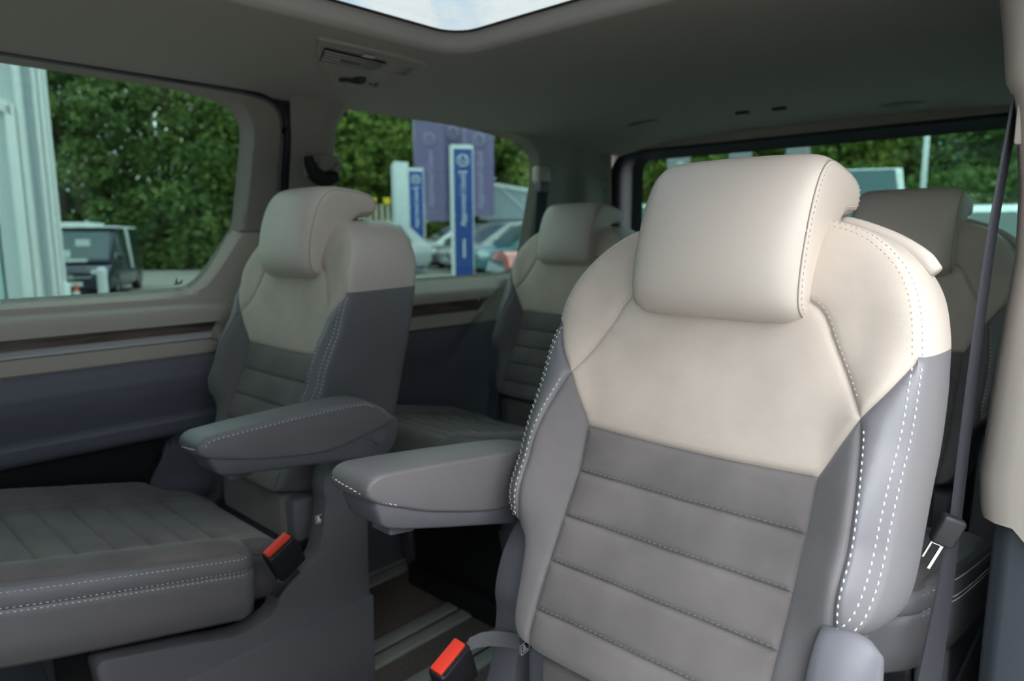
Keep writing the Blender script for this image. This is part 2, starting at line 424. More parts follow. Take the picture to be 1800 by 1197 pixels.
# rubber door seal
sp = list(smooth([(Y0, 1.420), (0.2, 1.4145), (0.80, 1.4105), (0.87, 1.4085), (0.918, 1.402), (0.949, 1.388), (0.964, 1.358), (0.965, 1.305), (0.951, 1.19), (0.946, 1.05), (0.946, 0.6)], 0.02))
obj('door_seal', *tube([(-0.815, p[0], p[1]) for p in sp], 0.006, 8), 'rubber', WL)
obj('seal_lip', *tube([(-0.812, p[0] - 0.011, p[1] - 0.006) for p in sp[8:]], 0.0035, 6), 'seat_plastic', WL)
def pane(name, poly, x, m, axis='x', t=0.004):
    o = obj(name, *prism([tuple(p) for p in poly], x, x + t, axis), m, smooth=False); return struct(o)
w1 = pane('window_1', offset_poly(win1, -0.035), -0.864, 'glass_side')
# small safety mark on the glass corner
mk = []
for a, b, c_, d in ((0, 0, .014, .003), (.004, .004, .010, .010), (.012, .002, .020, .006), (.006, .012, .009, .016), (.016, .007, .022, .010)):
    mk.append(box(-0.8595, -0.8580, 0.672 + a, 0.672 + c_, 0.936 + b, 0.936 + d))
obj('glass_mark', *merge(*mk), 'tail_trim', w1, smooth=False)

# ---- left wall: C pillar, quarter panel, D pillar
win2 = smooth([(1.124, 1.20), (1.134, 1.325), (1.155, 1.386), (1.19, 1.411), (1.26, 1.416), (1.45, 1.413), (1.70, 1.401), (1.85, 1.388), (1.925, 1.368), (1.962, 1.332), (1.970, 1.28), (1.963, 1.215), (1.915, 0.985), (1.885, 0.936), (1.83, 0.919), (1.6, 0.916), (1.3, 0.916), (1.17, 0.918), (1.135, 0.935), (1.122, 0.98)], 0.02, True)
q_out = resample([(0.955, 0.0), (YR, 0.0), (YR, 1.44), (0.985, 1.44), (0.972, 1.40), (0.972, 1.30), (0.955, 1.15)], 0.05, True)
zq = np.array([0.0, 0.60, 0.70, 0.75, 0.755, 0.760, 0.797, 0.799, 0.836, 0.838, 0.852, 0.868, 0.896, 0.905, 0.93, 1.2, 1.45])
xq = np.array([-0.815, -0.815, -0.80, -0.795, -0.803, -0.792, -0.796, -0.808, -0.808, -0.797, -0.797, -0.803, -0.842, -0.846, -0.835, -0.822, -0.805])
def quarter_x(y, z, d):
    p = np.interp(z, zq, xq)
    w = 1 - sstep(0, 0.06, y - (1.655 + (z - 0.80) * 1.3)); flat = np.interp(z, [0, 0.7, 0.9, 1.45], [-0.815, -0.815, -0.825, -0.805])
    p = np.where(z < 0.90, flat + (p - flat) * w, p)
    cp = 1 - sstep(1.085, 1.125, y); p = p + (np.interp(z, [0.7, 1.0, 1.45], [-0.81, -0.80, -0.795]) - p) * cp
    dp = sstep(2.15, 2.25, y); p = p + (np.interp(z, [0.0, 1.0, 1.45], [-0.78, -0.785, -0.79]) - p) * dp
    dp2 = sstep(2.355, 2.375, y); p = p + 0.016 * dp2
    return p - 0.03 * (1 - sstep(0.0, 0.02, d))
sq = [resample([(1.10, z), (1.9 if z > .86 else 1.64, z)], 0.03) for z in (0.760, 0.797, 0.799, 0.836, 0.838, 0.852, 0.868, 0.884, 0.896)]
sq += [resample([(0.97, z), (2.37, z)], 0.03) for z in (0.750, 0.755)] + [resample([(1.657, 0.799), (1.700, 0.836)], 0.01)]
V, Fc, ce = sheet(q_out, [win2], sq, 0.024, (0.006, 0.013, 0.020))
X = quarter_x(V[:, 0], V[:, 1], seg_dist(V, [(win2, True)]))
V3 = np.stack([X, V[:, 0], V[:, 1]], 1)
r_dark = ce[:, 1] < 0.755
r_wood = (ce[:, 1] > 0.799) & (ce[:, 1] < 0.836) & (ce[:, 0] < np.interp(ce[:, 1], [0.799, 0.836], [1.657, 1.70])) & (ce[:, 0] > 1.10)
r_pil = (ce[:, 1] > 0.94) | (ce[:, 0] > 2.0) | (ce[:, 0] < 1.09)
WQ = obj('quarter_panel', *pick(V3, Fc, ~(r_dark | r_wood | r_pil)), 'trim_beige', WL, auto=38)
obj('pillar_trim', *pick(V3, Fc, r_pil & ~r_dark & ~r_wood), 'trim_beige_dim', WL, auto=38)
obj('quarter_lower_panel', *pick(V3, Fc, r_dark), 'panel_dark', WL, auto=38)
obj('quarter_wood_strip', *pick(V3, Fc, r_wood), 'wood_trim', WL, auto=38)
pane('window_2', offset_poly(win2, -0.035), -0.864, 'glass_side')
# belt outlet in the C pillar
obj('belt_outlet', *bbox_b(-0.806, -0.786, 1.000, 1.112, 1.205, 1.272, 0.008), 'trim_beige_dim', WL, auto=40)
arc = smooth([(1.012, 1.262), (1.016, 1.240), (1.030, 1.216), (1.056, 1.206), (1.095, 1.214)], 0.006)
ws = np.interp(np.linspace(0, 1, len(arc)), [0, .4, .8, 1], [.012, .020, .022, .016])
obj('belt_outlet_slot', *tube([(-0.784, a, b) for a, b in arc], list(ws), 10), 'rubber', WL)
obj('belt_outlet_lip', *tube([(-0.785, 1.075 + 0.030 * math.cos(t), 1.250 + 0.030 * math.sin(t)) for t in np.linspace(math.pi, 2 * math.pi, 10)], 0.010, 8), 'trim_beige_dim', WL)

# ---- rear opening and tailgate
def rrect(x0, x1, z0, z1, r, step=0.02, n=7):
    P = []
    for cx, cz, a0 in ((x1 - r, z1 - r, 0), (x0 + r, z1 - r, 90), (x0 + r, z0 + r, 180), (x1 - r, z0 + r, 270)):
        P += [(cx + r * math.cos(math.radians(a0 + 90 * k / n)), cz + r * math.sin(math.radians(a0 + 90 * k / n))) for k in range(n + 1)]
    return resample(P, step, True)
op = rrect(-0.79, 0.79, 0.05, 1.385, 0.09)
ring = resample([(-0.86, 0.0), (0.86, 0.0), (0.86, 1.45), (-0.86, 1.45)], 0.06, True)
V, Fc, ce = sheet(ring, [op], [], 0.05, (0.012,))
d = seg_dist(V, [(op, True)])
V3 = np.stack([V[:, 0], YR - 0.012 * sstep(0, 0.02, d) + 0.02, V[:, 1]], 1)
WR = struct(obj('wall_rear', V3, Fc, 'headliner', auto=40))
rw = rrect(-0.69, 0.69, 0.80, 1.352, 0.045)
tg = resample([(-0.85, 0.0), (0.85, 0.0), (0.85, 1.46), (-0.85, 1.46)], 0.06, True)
V, Fc, ce = sheet(tg, [rw], [], 0.05, (0.012, 0.03))
d = seg_dist(V, [(rw, True)])
yy = 2.455 + 0.035 * (1 - sstep(0, 0.03, d)) + 0.02 * (1 - (V[:, 0] / 0.85) ** 2)
obj('tailgate_trim', np.stack([V[:, 0], yy, V[:, 1]], 1), Fc, 'tail_trim', WR, auto=40)
obj('rear_reveal', *merge(box(-0.89, -0.845, 2.37, 2.56, 0, 1.5), box(0.845, 0.89, 2.37, 2.56, 0, 1.5), box(-0.89, 0.89, 2.37, 2.56, 1.45, 1.5)), 'tail_trim', WR, smooth=False)
pane('window_3', offset_poly(rw, -0.035), 2.516, 'glass_rear', 'y')

# ---- ceiling with roof window
def ceil_z(x, y):
    return 1.462 - 0.055 * np.abs(np.asarray(x) / 0.83) ** 3.5 - 0.30 * np.clip(np.asarray(y) - 2.0, 0, 1) ** 2
sr = rrect(-0.325, 0.325, 0.12, 1.128, 0.065, 0.012)
co = resample([(-0.832, Y0), (0.80, Y0), (0.80, 2.42), (-0.832, 2.42)], 0.05, True)
V, Fc, ce = sheet(co, [sr], [], 0.035, (0.003, 0.007, 0.012, 0.018, 0.026))
d = seg_dist(V, [(sr, True)])
Zc = ceil_z(V[:, 0], V[:, 1]); Zc = Zc + (1.503 - Zc) * (1 - sstep(0.0, 0.020, d))
CE = struct(obj('ceiling', np.stack([V[:, 0], V[:, 1], Zc], 1), Fc, 'headliner'))
pane('window_4', [(-0.71, -0.96), (0.71, -0.96), (0.71, 1.63), (-0.71, 1.63)], 1.512, 'glass_roof', 'z')
srl = [(p[0], p[1], 1.502) for p in np.vstack([sr, sr[:1]])]
obj('roof_window_seal', *tube(srl, 0.0028, 6), 'rubber', CE)
obj('roof_skin', *merge(box(-0.88, -0.70, Y0, 2.47, 1.50, 1.53), box(0.70, 0.90, Y0, 2.47, 1.50, 1.53), box(-0.70, 0.70, 1.62, 2.47, 1.50, 1.53), box(-0.70, 0.70, Y0, -0.95, 1.50, 1.53)), 'tail_trim', CE, smooth=False)
# air vent and reading-lamp plate on the ceiling
vp = [(-0.413, 0.842), (-0.416, 1.100), (-0.470, 1.135), (-0.553, 1.150), (-0.660, 1.200), (-0.683, 1.186), (-0.690, 1.060), (-0.672, 1.020), (-0.585, 0.934), (-0.506, 0.872), (-0.44, 0.838)]
vp = smooth(vp, 0.012, True, 6)
V, Fc, ce = sheet(vp, [], [], 0.02, (0.004, 0.010, 0.013))
d = seg_dist(V, [(vp, True)])
Vv = np.stack([V[:, 0], V[:, 1], ceil_z(V[:, 0], V[:, 1]) + 0.003 - 0.009 * sstep(0, 0.004, d) + 0.002 * sstep(0.010, 0.013, d)], 1)
VENT = obj('vent_plate', Vv, Fc, 'headliner', CE, auto=50)
def on_ceil(p, dz): return (p[0], p[1], float(ceil_z(p[0], p[1])) + dz)
for k in range(5):
    f = k / 4
    a = np.array((-0.460, 0.868)) * (1 - f) + np.array((-0.530, 0.900)) * f
    b = np.array((-0.466, 1.030)) * (1 - f) + np.array((-0.527, 1.040)) * f
    obj('vent_slot', *tube([on_ceil(a, -0.0065), on_ceil((a + b) / 2, -0.0065), on_ceil(b, -0.0065)], 0, 8, flat=(0.0052, 0.0022, (0, 0, 1))), 'rubber', VENT)
    if k:
        a2 = a + np.array((0.009, -0.002)); b2 = b + np.array((0.008, 0))
        obj('vent_slat', *tube([on_ceil(a2, -0.008), on_ceil((a2 + b2) / 2, -0.008), on_ceil(b2, -0.008)], 0, 8, flat=(0.0026, 0.0026, (0, 0, 1))), 'headliner', VENT)
obj('vent_tab', *bbox_b(-0.505, -0.495, 0.935, 0.985, 1.438, 1.447, 0.002, 2), 'seat_plastic', VENT, auto=40)
for q0, q1 in (((-0.474, 1.045), (-0.470, 1.118)), ((-0.490, 1.046), (-0.487, 1.122)), ((-0.506, 1.047), (-0.503, 1.126)), ((-0.522, 1.048), (-0.520, 1.130))):
    obj('lamp_rib', *tube([on_ceil(q0, -0.006), on_ceil(q1, -0.006)], 0, 6, flat=(0.004, 0.002, (0, 0, 1))), 'headliner', VENT)
obj('vent_badge', *bbox_b(-0.452, -0.438, 0.955, 0.985, 1.446, 1.4505, 0.002, 2), 'trim_beige', VENT, auto=40)
hk = smooth([(-0.632, 1.015), (-0.622, 1.030), (-0.618, 1.045), (-0.604, 1.055), (-0.594, 1.068)], 0.006)
obj('coat_hook', *tube([on_ceil(q, -0.008) for q in hk], list(np.interp(np.linspace(0, 1, len(hk)), [0, .4, .8, 1], [.005, .006, .013, .007])), 8), 'plastic_black', VENT)
for q in ((-0.626, 1.105), (-0.618, 1.118), (-0.632, 1.125)):
    obj('lamp_icon', *box(q[0] - .003, q[0] + .003, q[1] - .005, q[1] + .005, float(ceil_z(*q)) - .009, float(ceil_z(*q)) - .003), 'seat_plastic', VENT, smooth=False)
# clips and recessed vents in the rear of the headliner
for q in ((-0.147, 2.227), (-0.029, 2.235)):
    z = float(ceil_z(*q)); obj('ceiling_clip', *bbox_b(q[0] - .022, q[0] + .022, q[1] - .010, q[1] + .010, z - .007, z + .004, 0.003, 2), 'plastic_black', CE, auto=40)
for q in ((-0.488, 2.167), (0.296, 2.33)):
    L_ = [(q[0] + .065 * math.cos(t), q[1] + .022 * math.sin(t)) for t in np.linspace(0, 2 * math.pi, 24, endpoint=False)]
    Vv = [on_ceil(p, -0.0005) for p in L_] + [on_ceil((q[0] + (p[0] - q[0]) * .85, q[1] + (p[1] - q[1]) * .8), -0.004) for p in L_]
    obj('ceiling_grille', Vv, [(k, (k + 1) % 24, 24 + (k + 1) % 24, 24 + k) for k in range(24)] + [tuple(range(24, 48))], 'panel_dark', CE, auto=40)

# ---- right side: C pillar beside the open sliding door, quarter wall behind it
pz = [0.705, 0.725, 0.755, 0.82, 0.889, 0.964, 1.024, 1.10, 1.185, 1.208, 1.224, 1.27, 1.313, 1.40, 1.46]
px = [0.757, 0.754, 0.7515, 0.754, 0.757, 0.7615, 0.765, 0.762, 0.752, 0.747, 0.739, 0.733, 0.726, 0.715, 0.71]
Vv, Fv = [], []
for z, x in zip(pz, px):
    dz = 0.075 * (1 - sstep(0.705, 0.76, z))
    P = [(x + .03, 1.14, 0), (x + .004, 1.12, 0), (x, 1.05, 0), (x + .002, 1.01, 0), (x + .009, .985, 0), (x + .022, .972, 0), (x + .04, .967, 0), (.84, .963, -.6), (.90, .963, -1), (.91, .99, -1), (.91, 1.14, -1)]
    Vv += [(p[0], p[1], z + p[2] * dz) for p in P]
k_ = 11
for i in range(len(pz) - 1):
    for k in range(k_ - 1): Fv.append((i * k_ + k, i * k_ + k + 1, (i + 1) * k_ + k + 1, (i + 1) * k_ + k))
WRT = struct(obj('wall_right', Vv, Fv, 'trim_beige_dim', auto=60))
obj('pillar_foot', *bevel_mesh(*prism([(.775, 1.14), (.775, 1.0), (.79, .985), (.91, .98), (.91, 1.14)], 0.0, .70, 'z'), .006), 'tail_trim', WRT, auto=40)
obj('pillar_belt_slot', *bbox_b(.757, .80, .985, 1.0, 1.150, 1.205, .004, 2), 'trim_beige_dim', WRT, auto=40)
wq2 = [(p[0], p[1]) for p in win2]
V, Fc, ce = sheet(resample([(1.10, 0.0), (YR, 0.0), (YR, 1.44), (1.10, 1.44)], 0.06, True), [win2], [], 0.06, (0.015,))
X = -quarter_x(V[:, 0], V[:, 1], seg_dist(V, [(win2, True)]))
r_dark = ce[:, 1] < 0.755
V3 = np.stack([X, V[:, 0], V[:, 1]], 1)
obj('quarter_panel', *pick(V3, Fc, ~r_dark), 'trim_beige', WRT, auto=40)
obj('quarter_lower_panel', *pick(V3, Fc, r_dark), 'panel_dark', WRT, auto=40)
pane('window_5', offset_poly(win2, -0.035), 0.860, 'glass_side')
obj('door_header', *bbox_b(0.795, 0.86, Y0, 1.0, 1.37, 1.46, 0.02), 'trim_beige_dim', WRT, auto=40)

# front of the cabin (behind the photographer): unseen panel added to cut light, with the front screen opening
fo = rrect(-0.62, 0.62, 0.95, 1.36, 0.05)
V, Fc, ce = sheet(resample([(-0.86, -0.02), (0.90, -0.02), (0.90, 1.53), (-0.86, 1.53)], 0.08, True), [fo], [], 0.08, (0.02,))
struct(obj('wall_front', np.stack([V[:, 0], np.full(len(V), Y0), V[:, 1]], 1), Fc, 'panel_dark', smooth=False))
pane('window_6', offset_poly(fo, -0.035), Y0 - 0.02, 'glass_side', 'y')
obj('door_header_front', *box(0.80, 0.90, Y0, -0.45, 0.0, 1.46), 'panel_dark', WRT, smooth=False)
# sliding door pushed back along the outside of the quarter window
V, Fc, ce = sheet(resample([(1.16, 0.0), (2.32, 0.0), (2.32, 1.40), (1.16, 1.40)], 0.08, True), [rrect(1.26, 2.2, 0.93, 1.36, 0.06)], [], 0.08, (0.02,))
SD = obj('sliding_door', *merge((np.stack([np.full(len(V), 0.97), V[:, 0], V[:, 1]], 1).tolist(), Fc.tolist()), (np.stack([np.full(len(V), 1.02), V[:, 0], V[:, 1]], 1).tolist(), Fc.tolist())), 'tail_trim', WRT, smooth=False)
obj('door_glass', *prism([tuple(p) for p in rrect(1.25, 2.21, 0.92, 1.37, 0.06)], 0.99, 0.994, 'x'), 'glass_side', SD, smooth=False)

# ------------------------------------------------------------------ seats
# backrest frame: x = across, z = up along the backrest, y = -n (n = towards the sitter)
half = [(0, .556), (.06, .555), (.105, .550), (.145, .536), (.177, .512), (.201, .481), (.216, .442), (.223, .397), (.226, .34), (.225, .28), (.224, .22), (.223, .18), (.218, .150), (.208, .132), (.196, .120), (.186, .104), (.178, .06), (.172, .02), (.166, .002), (.152, -.012), (.12, -.018), (.06, -.02), (0, -.02)]
hs = smooth(half, 0.006)
O_full = (hs * [-1, 1])[::-1]
O_full = np.vstack([O_full[:-1], hs[:-1]])                      # from lower left over the top to lower right
def seg(P, s=0.005): return resample(P, s)
e_up = np.array([(.148, .265), (.183, .331), (.141, .408), (.133, .425), (.122, .442), (.108, .452)])
e_up_s = np.vstack([seg(e_up[:2]), smooth(e_up[1:], .005)[1:]])
e_low = smooth([(.148, .265), (.147, .20), (.147, .10), (.145, .03), (.141, -.0145)], .005)
e_bol = smooth([(.183, .331), (.190, .30), (.197, .25), (.199, .20), (.197, .15), (.1985, .1225)], .005)
e_sh = smooth([(.183, .331), (.204, .362), (.2225, .3965)], .005)
e_mid = smooth([(-.148, .265), (-.07, .262), (0, .261), (.07, .262), (.148, .265)], .005)
e_top = smooth([(-.108, .452), (0, .458), (.108, .452)], .005)
CH = [.204, .145, .087, .027]
mir = lambda L: L * [-1, 1]
a_low = lambda t: np.interp(t, e_low[::-1, 1], e_low[::-1, 0])
a_bol = lambda t: np.interp(t, e_bol[::-1, 1], e_bol[::-1, 0])
chs = []
for t in CH:
    w = float(a_low(t)); chs.append(seg([(-w, t), (0, t - .002), (w, t)]))
seams = [e_up_s, mir(e_up_s), e_low, mir(e_low), e_bol, mir(e_bol), e_sh, mir(e_sh), e_mid, e_top] + chs
def base_n(a, t):
    ab = np.abs(a)
    n = 0.20 * np.clip(.21 - t, 0, 1)                                        # lumbar swell
    n = n - 0.010 * (1 - (np.clip(ab, 0, .15) / .15) ** 2) * sstep(.5, .3, t)        # dished centre
    lat = sstep(.145, .200, ab) * (1 - .3 * sstep(.200, .23, ab))
    ver = sstep(.42, .22, t) * (1 - .75 * sstep(.175, .085, t)) * (1 - .6 * sstep(.10, .0, t))
    n = n + .046 * lat * ver
    n = n - 2.0 * np.clip(t - .45, 0, 1) ** 2 + .010 * sstep(.16, .215, ab) * sstep(.30, .38, t) * sstep(.5, .42, t)
    return n
lines = [(s, False) for s in seams]
V, Fc, ce = sheet(np.vstack([O_full]), [], seams, 0.0075, (0.002, 0.0045, 0.009))
dS = seg_dist(V, lines); dO = seg_dist(V, [(O_full, False)])
def surf_n(P, dS, dO):
    g = .0045 * (1 - np.exp(-dS / .010)) - .0030 * np.exp(-(dS / .0022) ** 2)
    o = -.006 * np.exp(-dO / .010)
    return base_n(P[:, 0], P[:, 1]) + g + o
N_ = surf_n(V, dS, dO)
BV = np.stack([V[:, 0], -N_, V[:, 1]], 1)
ca, ct = np.abs(ce[:, 0]), ce[:, 1]
mid_t = np.interp(ce[:, 0], e_mid[:, 0], e_mid[:, 1])
ue = np.array(sorted(e_up_s.tolist(), key=lambda p: p[1]))
top_t = np.interp(ce[:, 0], e_top[:, 0], e_top[:, 1])
R_ins = (ct > mid_t) & (ca < np.interp(ct, ue[:, 1], ue[:, 0])) & (ct < top_t) | ((ct > .262) & (ct < .266) & (ca < .1478) & (ct > mid_t))
R_low = (ct <= mid_t) & (ca < np.where(ct < .265, a_low(ct), 0)) & ~R_ins
shb = np.where(ca > .183, np.interp(ca, e_sh[:, 0], e_sh[:, 1]), 0.331)
rest = ~(R_ins | R_low)
R_bol = rest & (ct < shb) & (ca > np.where(ct < .331, a_bol(ct), .183)) & (ct > .121)
R_str = rest & (ct < .331) & ~R_bol
R_sho = rest & ~R_bol & ~R_str
chan = np.digitize(ct, CH[::-1])                            # index of the channel
def at_surf(P2, up_=0.0):
    P2 = np.asarray(P2, float)
    def q(Z): return np.stack([Z[:, 0], -surf_n(Z, seg_dist(Z, lines), seg_dist(Z, [(O_full, False)])), Z[:, 1]], 1)
    p = q(P2); e = 2e-3
    du = q(P2 + [e, 0]) - p; dv = q(P2 + [0, e]) - p
    n = np.cross(du, dv); n /= np.linalg.norm(n, axis=1)[:, None]
    n[n[:, 1] > 0] *= -1
    return p + n * up_, n
def shift2(L, d):
    T = np.gradient(L, axis=0); N = np.stack([-T[:, 1], T[:, 0]], 1); N /= np.linalg.norm(N, axis=1)[:, None]; return L + N * d
SEAT = {}
def keep(name, V, Fc, m, auto=None): SEAT.setdefault(name, []).append(new_mesh(name, V, Fc, m, True, auto))
keep('upper_insert', *pick(BV, Fc, R_ins), 'suede_beige')
keep('shoulder_panel', *pick(BV, Fc, R_sho), 'suede_beige')
for k in np.unique(chan[R_low]): keep('insert_channel', *pick(BV, Fc, R_low & (chan == k)), 'suede_grey')
for s in (-1, 1):
    keep('side_strip', *pick(BV, Fc, R_str & (ce[:, 0] * s > 0)), 'suede_strip')
    keep('bolster', *pick(BV, Fc, R_bol & (ce[:, 0] * s > 0)), 'leather_grey')
# shell around the seam outline
T = np.gradient(O_full, axis=0); NO = np.stack([-T[:, 1], T[:, 0]], 1); NO /= np.linalg.norm(NO, axis=1)[:, None]
nf = surf_n(O_full, seg_dist(O_full, lines), np.zeros(len(O_full)))
wtop = np.clip(NO[:, 1], 0, 1) ** 1.5 * (O_full[:, 1] > .3)
nb = -0.176
sec = [(0.0, 0.0), (.024, .0035), (.05, .0055), (.10, .0065), (.2, .008), (.35, .008), (.5, .007), (.65, .0055), (.8, .003), (.9, -.001), (.96, -.006), (1.0, -.016)]
tops = lambda s: .040 * s ** .75 - .05 * max(0, s - .88) * 2
rings = []
for s, o in sec:
    off = o * (1 - wtop) + tops(s) * wtop
    off = off * np.where(O_full[:, 1] < .13, .4, 1)
    nn = nf + (nb - nf) * s + (.004 * math.sin(min(s, .12) / .12 * math.pi) if s < .12 else 0)
    Q = O_full + NO * off[:, None]; rings.append(np.stack([Q[:, 0], -nn, Q[:, 1]], 1))
m_ = len(O_full); SV = np.vstack(rings); SF = []
for i in range(len(rings) - 1):
    for k in range(m_ - 1): SF.append((i * m_ + k, i * m_ + k + 1, (i + 1) * m_ + k + 1, (i + 1) * m_ + k))
bm = bmesh.new(); vv = [bm.verts.new(v) for v in SV]
for f in SF: bm.faces.new([vv[i] for i in f])
bmesh.ops.bisect_plane(bm, geom=bm.verts[:] + bm.edges[:] + bm.faces[:], plane_co=(0, 0, .402), plane_no=(0, -.27, 1))
bmesh.ops.recalc_face_normals(bm, faces=bm.faces); bm.verts.index_update()
AV = np.array([tuple(v.co) for v in bm.verts]); up_f, lo_f = [], []
for f in bm.faces:
    c = f.calc_center_median(); (up_f if c.z - .27 * c.y > .402 else lo_f).append([v.index for v in f.verts])
bm.free()
def compact(AV, fs):
    u = sorted({i for f in fs for i in f}); mp = {o: k for k, o in enumerate(u)}
    return AV[u], [[mp[i] for i in f] for f in fs]
keep('upper_shell', *compact(AV, up_f), 'leather_beige')
keep('side_shell', *compact(AV, [f for f in lo_f if AV[f[0]][0] < 0]), 'leather_grey')
keep('side_shell', *compact(AV, [f for f in lo_f if AV[f[0]][0] >= 0]), 'leather_grey')
keep('back_cover', rings[-1] , [tuple(range(m_))], 'seat_plastic')
# raised rim along the back edge of the shoulders
for s in (-1, 1):
    R = smooth([(.060, .585, .112), (.10, .579, .112), (.145, .562, .112), (.18, .541, .110), (.202, .520, .108)], .006)
    Pr = [(s * p[0], p[2], p[1]) for p in R]
    rr = np.interp(np.linspace(0, 1, len(R)), [0, .06, .9, 1], [.005, .009, .0105, .008])
    keep('top_rim', *tube(Pr, list(rr), 12), 'leather_beige')
# headrest: hooked side profile (n, t)
hp = smooth([(-.014, .424), (.010, .425), (.029, .438), (.040, .470), (.044, .52), (.040, .567), (.028, .601), (.004, .623), (-.045, .633), (-.085, .636), (-.106, .632), (-.117, .620), (-.119, .602), (-.112, .590), (-.095, .583), (-.078, .576), (-.065, .562), (-.057, .535), (-.046, .49), (-.036, .447), (-.028, .429)], .005, True)
HW = .1045
ws_ = [-1, -.99, -.975, -.95, -.91, -.85, -.76, -.64, -.5, -.3, -.1, .1, .3, .5, .64, .76, .85, .91, .95, .975, .99, 1]
INS = .0085
hn = len(hp); HV, HF = [], []
front_w = sstep(-.015, .025, hp[:, 0]); tmid = np.clip((hp[:, 1] - .418) / .215, 0, 1); belly = (4 * tmid * (1 - tmid)) ** .6
for w in ws_:
    Q = offset_poly(hp, INS * abs(w) ** 12 - .0015 * (1 - w * w))
    Q = Q + np.stack([.013 * (1 - abs(w) ** 2.5) * front_w * belly, np.zeros(hn)], 1)
    HV += [(w * HW, -q[0], q[1]) for q in Q]
for i in range(len(ws_) - 1):
    for k in range(hn): HF.append((i * hn + k, i * hn + (k + 1) % hn, (i + 1) * hn + (k + 1) % hn, (i + 1) * hn + k))
keep('headrest', *fix_normals(HV, HF), 'leather_beige', 60)
for s in (-1, 1):
    side = [(1.0, .0080), (1.015, .0100), (1.030, .0145), (1.035, .018)]
    P = hp; n = len(P); Vv, Fv = [], []
    for w, d in side:
        Q = offset_poly(P, d); Vv += [(s * w * HW, -q[0], q[1]) for q in Q]
    for i in range(len(side) - 1):
        for k in range(n): Fv.append((i * n + k, i * n + (k + 1) % n, (i + 1) * n + (k + 1) % n, (i + 1) * n + k))
    Fv.append(tuple((len(side) - 1) * n + k for k in range(n)))
    Vv, Fv = fix_normals(Vv, Fv)
    keep('headrest_side', Vv, Fv, 'leather_beige', 60)
    Q = offset_poly(P, .0085); keep('headrest_piping', *tube([(s * HW * 1.002, -q[0], q[1]) for q in np.vstack([Q, Q[:1]])], .0010, 6, cap=False), 'piping_beige')
    Q = offset_poly(P, .0120); Nn = np.tile([s, 0, 0], (len(Q) + 1, 1)); Qs = np.array([(s * HW * 1.026, -q[0], q[1]) for q in np.vstack([Q, Q[:1]])])
    keep('headrest_stitching', *stitch(Qs, Nn, .0036, .0032, .0006), 'thread_beige')
keep('headrest_post', *bbox_b(-.050, .050, .080, .110, .562, .600, .006), 'leather_beige', 40)
# thread
def two_sides(*Ls): return [q for L in Ls for q in (L, mir(L))]
st = []
for L in (shift2(e_bol, .0045), mir(shift2(e_bol, .0045))): st.append(stitch(*at_surf(L[2:-1])))
inn = shift2(O_full, -.0042); inn_m = (np.abs(O_full[:, 1] - .26) < .135)
lowm = [np.where(inn_m & (O_full[:, 0] * s > 0))[0] for s in (-1, 1)]
for ix in lowm: st.append(stitch(*at_surf(inn[ix])))
SH = rings[1]
SHn = np.stack([NO[:, 0], np.full(len(NO), -.6), NO[:, 1]], 1)
for ix in lowm: st.append(stitch(SH[ix], SHn[ix]))
keep('white_stitching', *merge(*st), 'thread_white')
upi = np.where(O_full[:, 1] > .397)[0]
st = [stitch(*at_surf(inn[upi]), .004, .003, .0007), stitch(SH[upi], SHn[upi], .004, .003, .0007)]
st += [stitch(*at_surf(L), .004, .003, .0007) for L in two_sides(shift2(e_up_s, -.004)[19:])]
keep('beige_stitching', *merge(*st), 'thread_beige')
st = [stitch(*at_surf(shift2(L, .0032)), .004, .003, .0007) for L in chs]
keep('grey_stitching', *merge(*st), 'thread_grey')

# cushion (seat frame: origin on the floor under the backrest pivot)
ctop = lambda y: .502 + (-.155 - y) * .2154
cu_out_h = [(0, -.60), (.12, -.60), (.20, -.592), (.238, -.57), (.252, -.53), (.256, -.42), (.257, -.30), (.257, -.175), (.250, -.158), (.232, -.152), (.205, -.150), (.190, -.135), (.176, -.05), (.168, -.01), (0, -.01)]
cs = np.vstack([smooth(cu_out_h[:8], .01), seg(cu_out_h[7:], .01)[1:]])
CO = np.vstack([cs, (cs * [-1, 1])[::-1][1:-1]])
ein = smooth([(.150, -.592), (.160, -.50), (.163, -.35), (.160, -.20), (.158, -.05)], .01)
eband = smooth([(.228, -.57), (.243, -.52), (.247, -.42), (.248, -.30), (.248, -.178)], .01)
CY = [-.505, -.447, -.389, -.332, -.272, -.214, -.162]
cch = []
for y in CY:
    w = float(np.interp(y, ein[:, 1], ein[:, 0])); cch.append(seg([(-w + .001, y), (w - .001, y)], .01))
csm = [ein[1:], mir(ein[1:]), eband, mir(eband)] + cch
CV, CF, cc = sheet(CO, [], csm, .014, (.003, .007))
def cush_z(P):
    dS = seg_dist(P, [(s, False) for s in csm]); dO = seg_dist(P, [(CO, True)])
    ab = np.abs(P[:, 0])
    z = ctop(P[:, 1]) - .026 * sstep(.215, .12, ab) - .004 * sstep(.235, .257, ab)
    z = z + .005 * (1 - np.exp(-dS / .014)) - .0025 * np.exp(-(dS / .003) ** 2) - .012 * np.exp(-dO / .012)
    z = z - .10 * sstep(-.52, -.62, P[:, 1]) ** 2 * .6
    return z - .03 * sstep(-.10, .0, P[:, 1])
CZ = cush_z(CV); C3 = np.stack([CV[:, 0], CV[:, 1], CZ], 1)
win_ = np.abs(cc[:, 0]) < np.interp(cc[:, 1], ein[:, 1], ein[:, 0])
wband = (np.abs(cc[:, 0]) > np.interp(cc[:, 1], eband[:, 1], eband[:, 0])) & (cc[:, 1] < -.178) & (cc[:, 1] > -.57)
wc = np.digitize(cc[:, 1], CY)
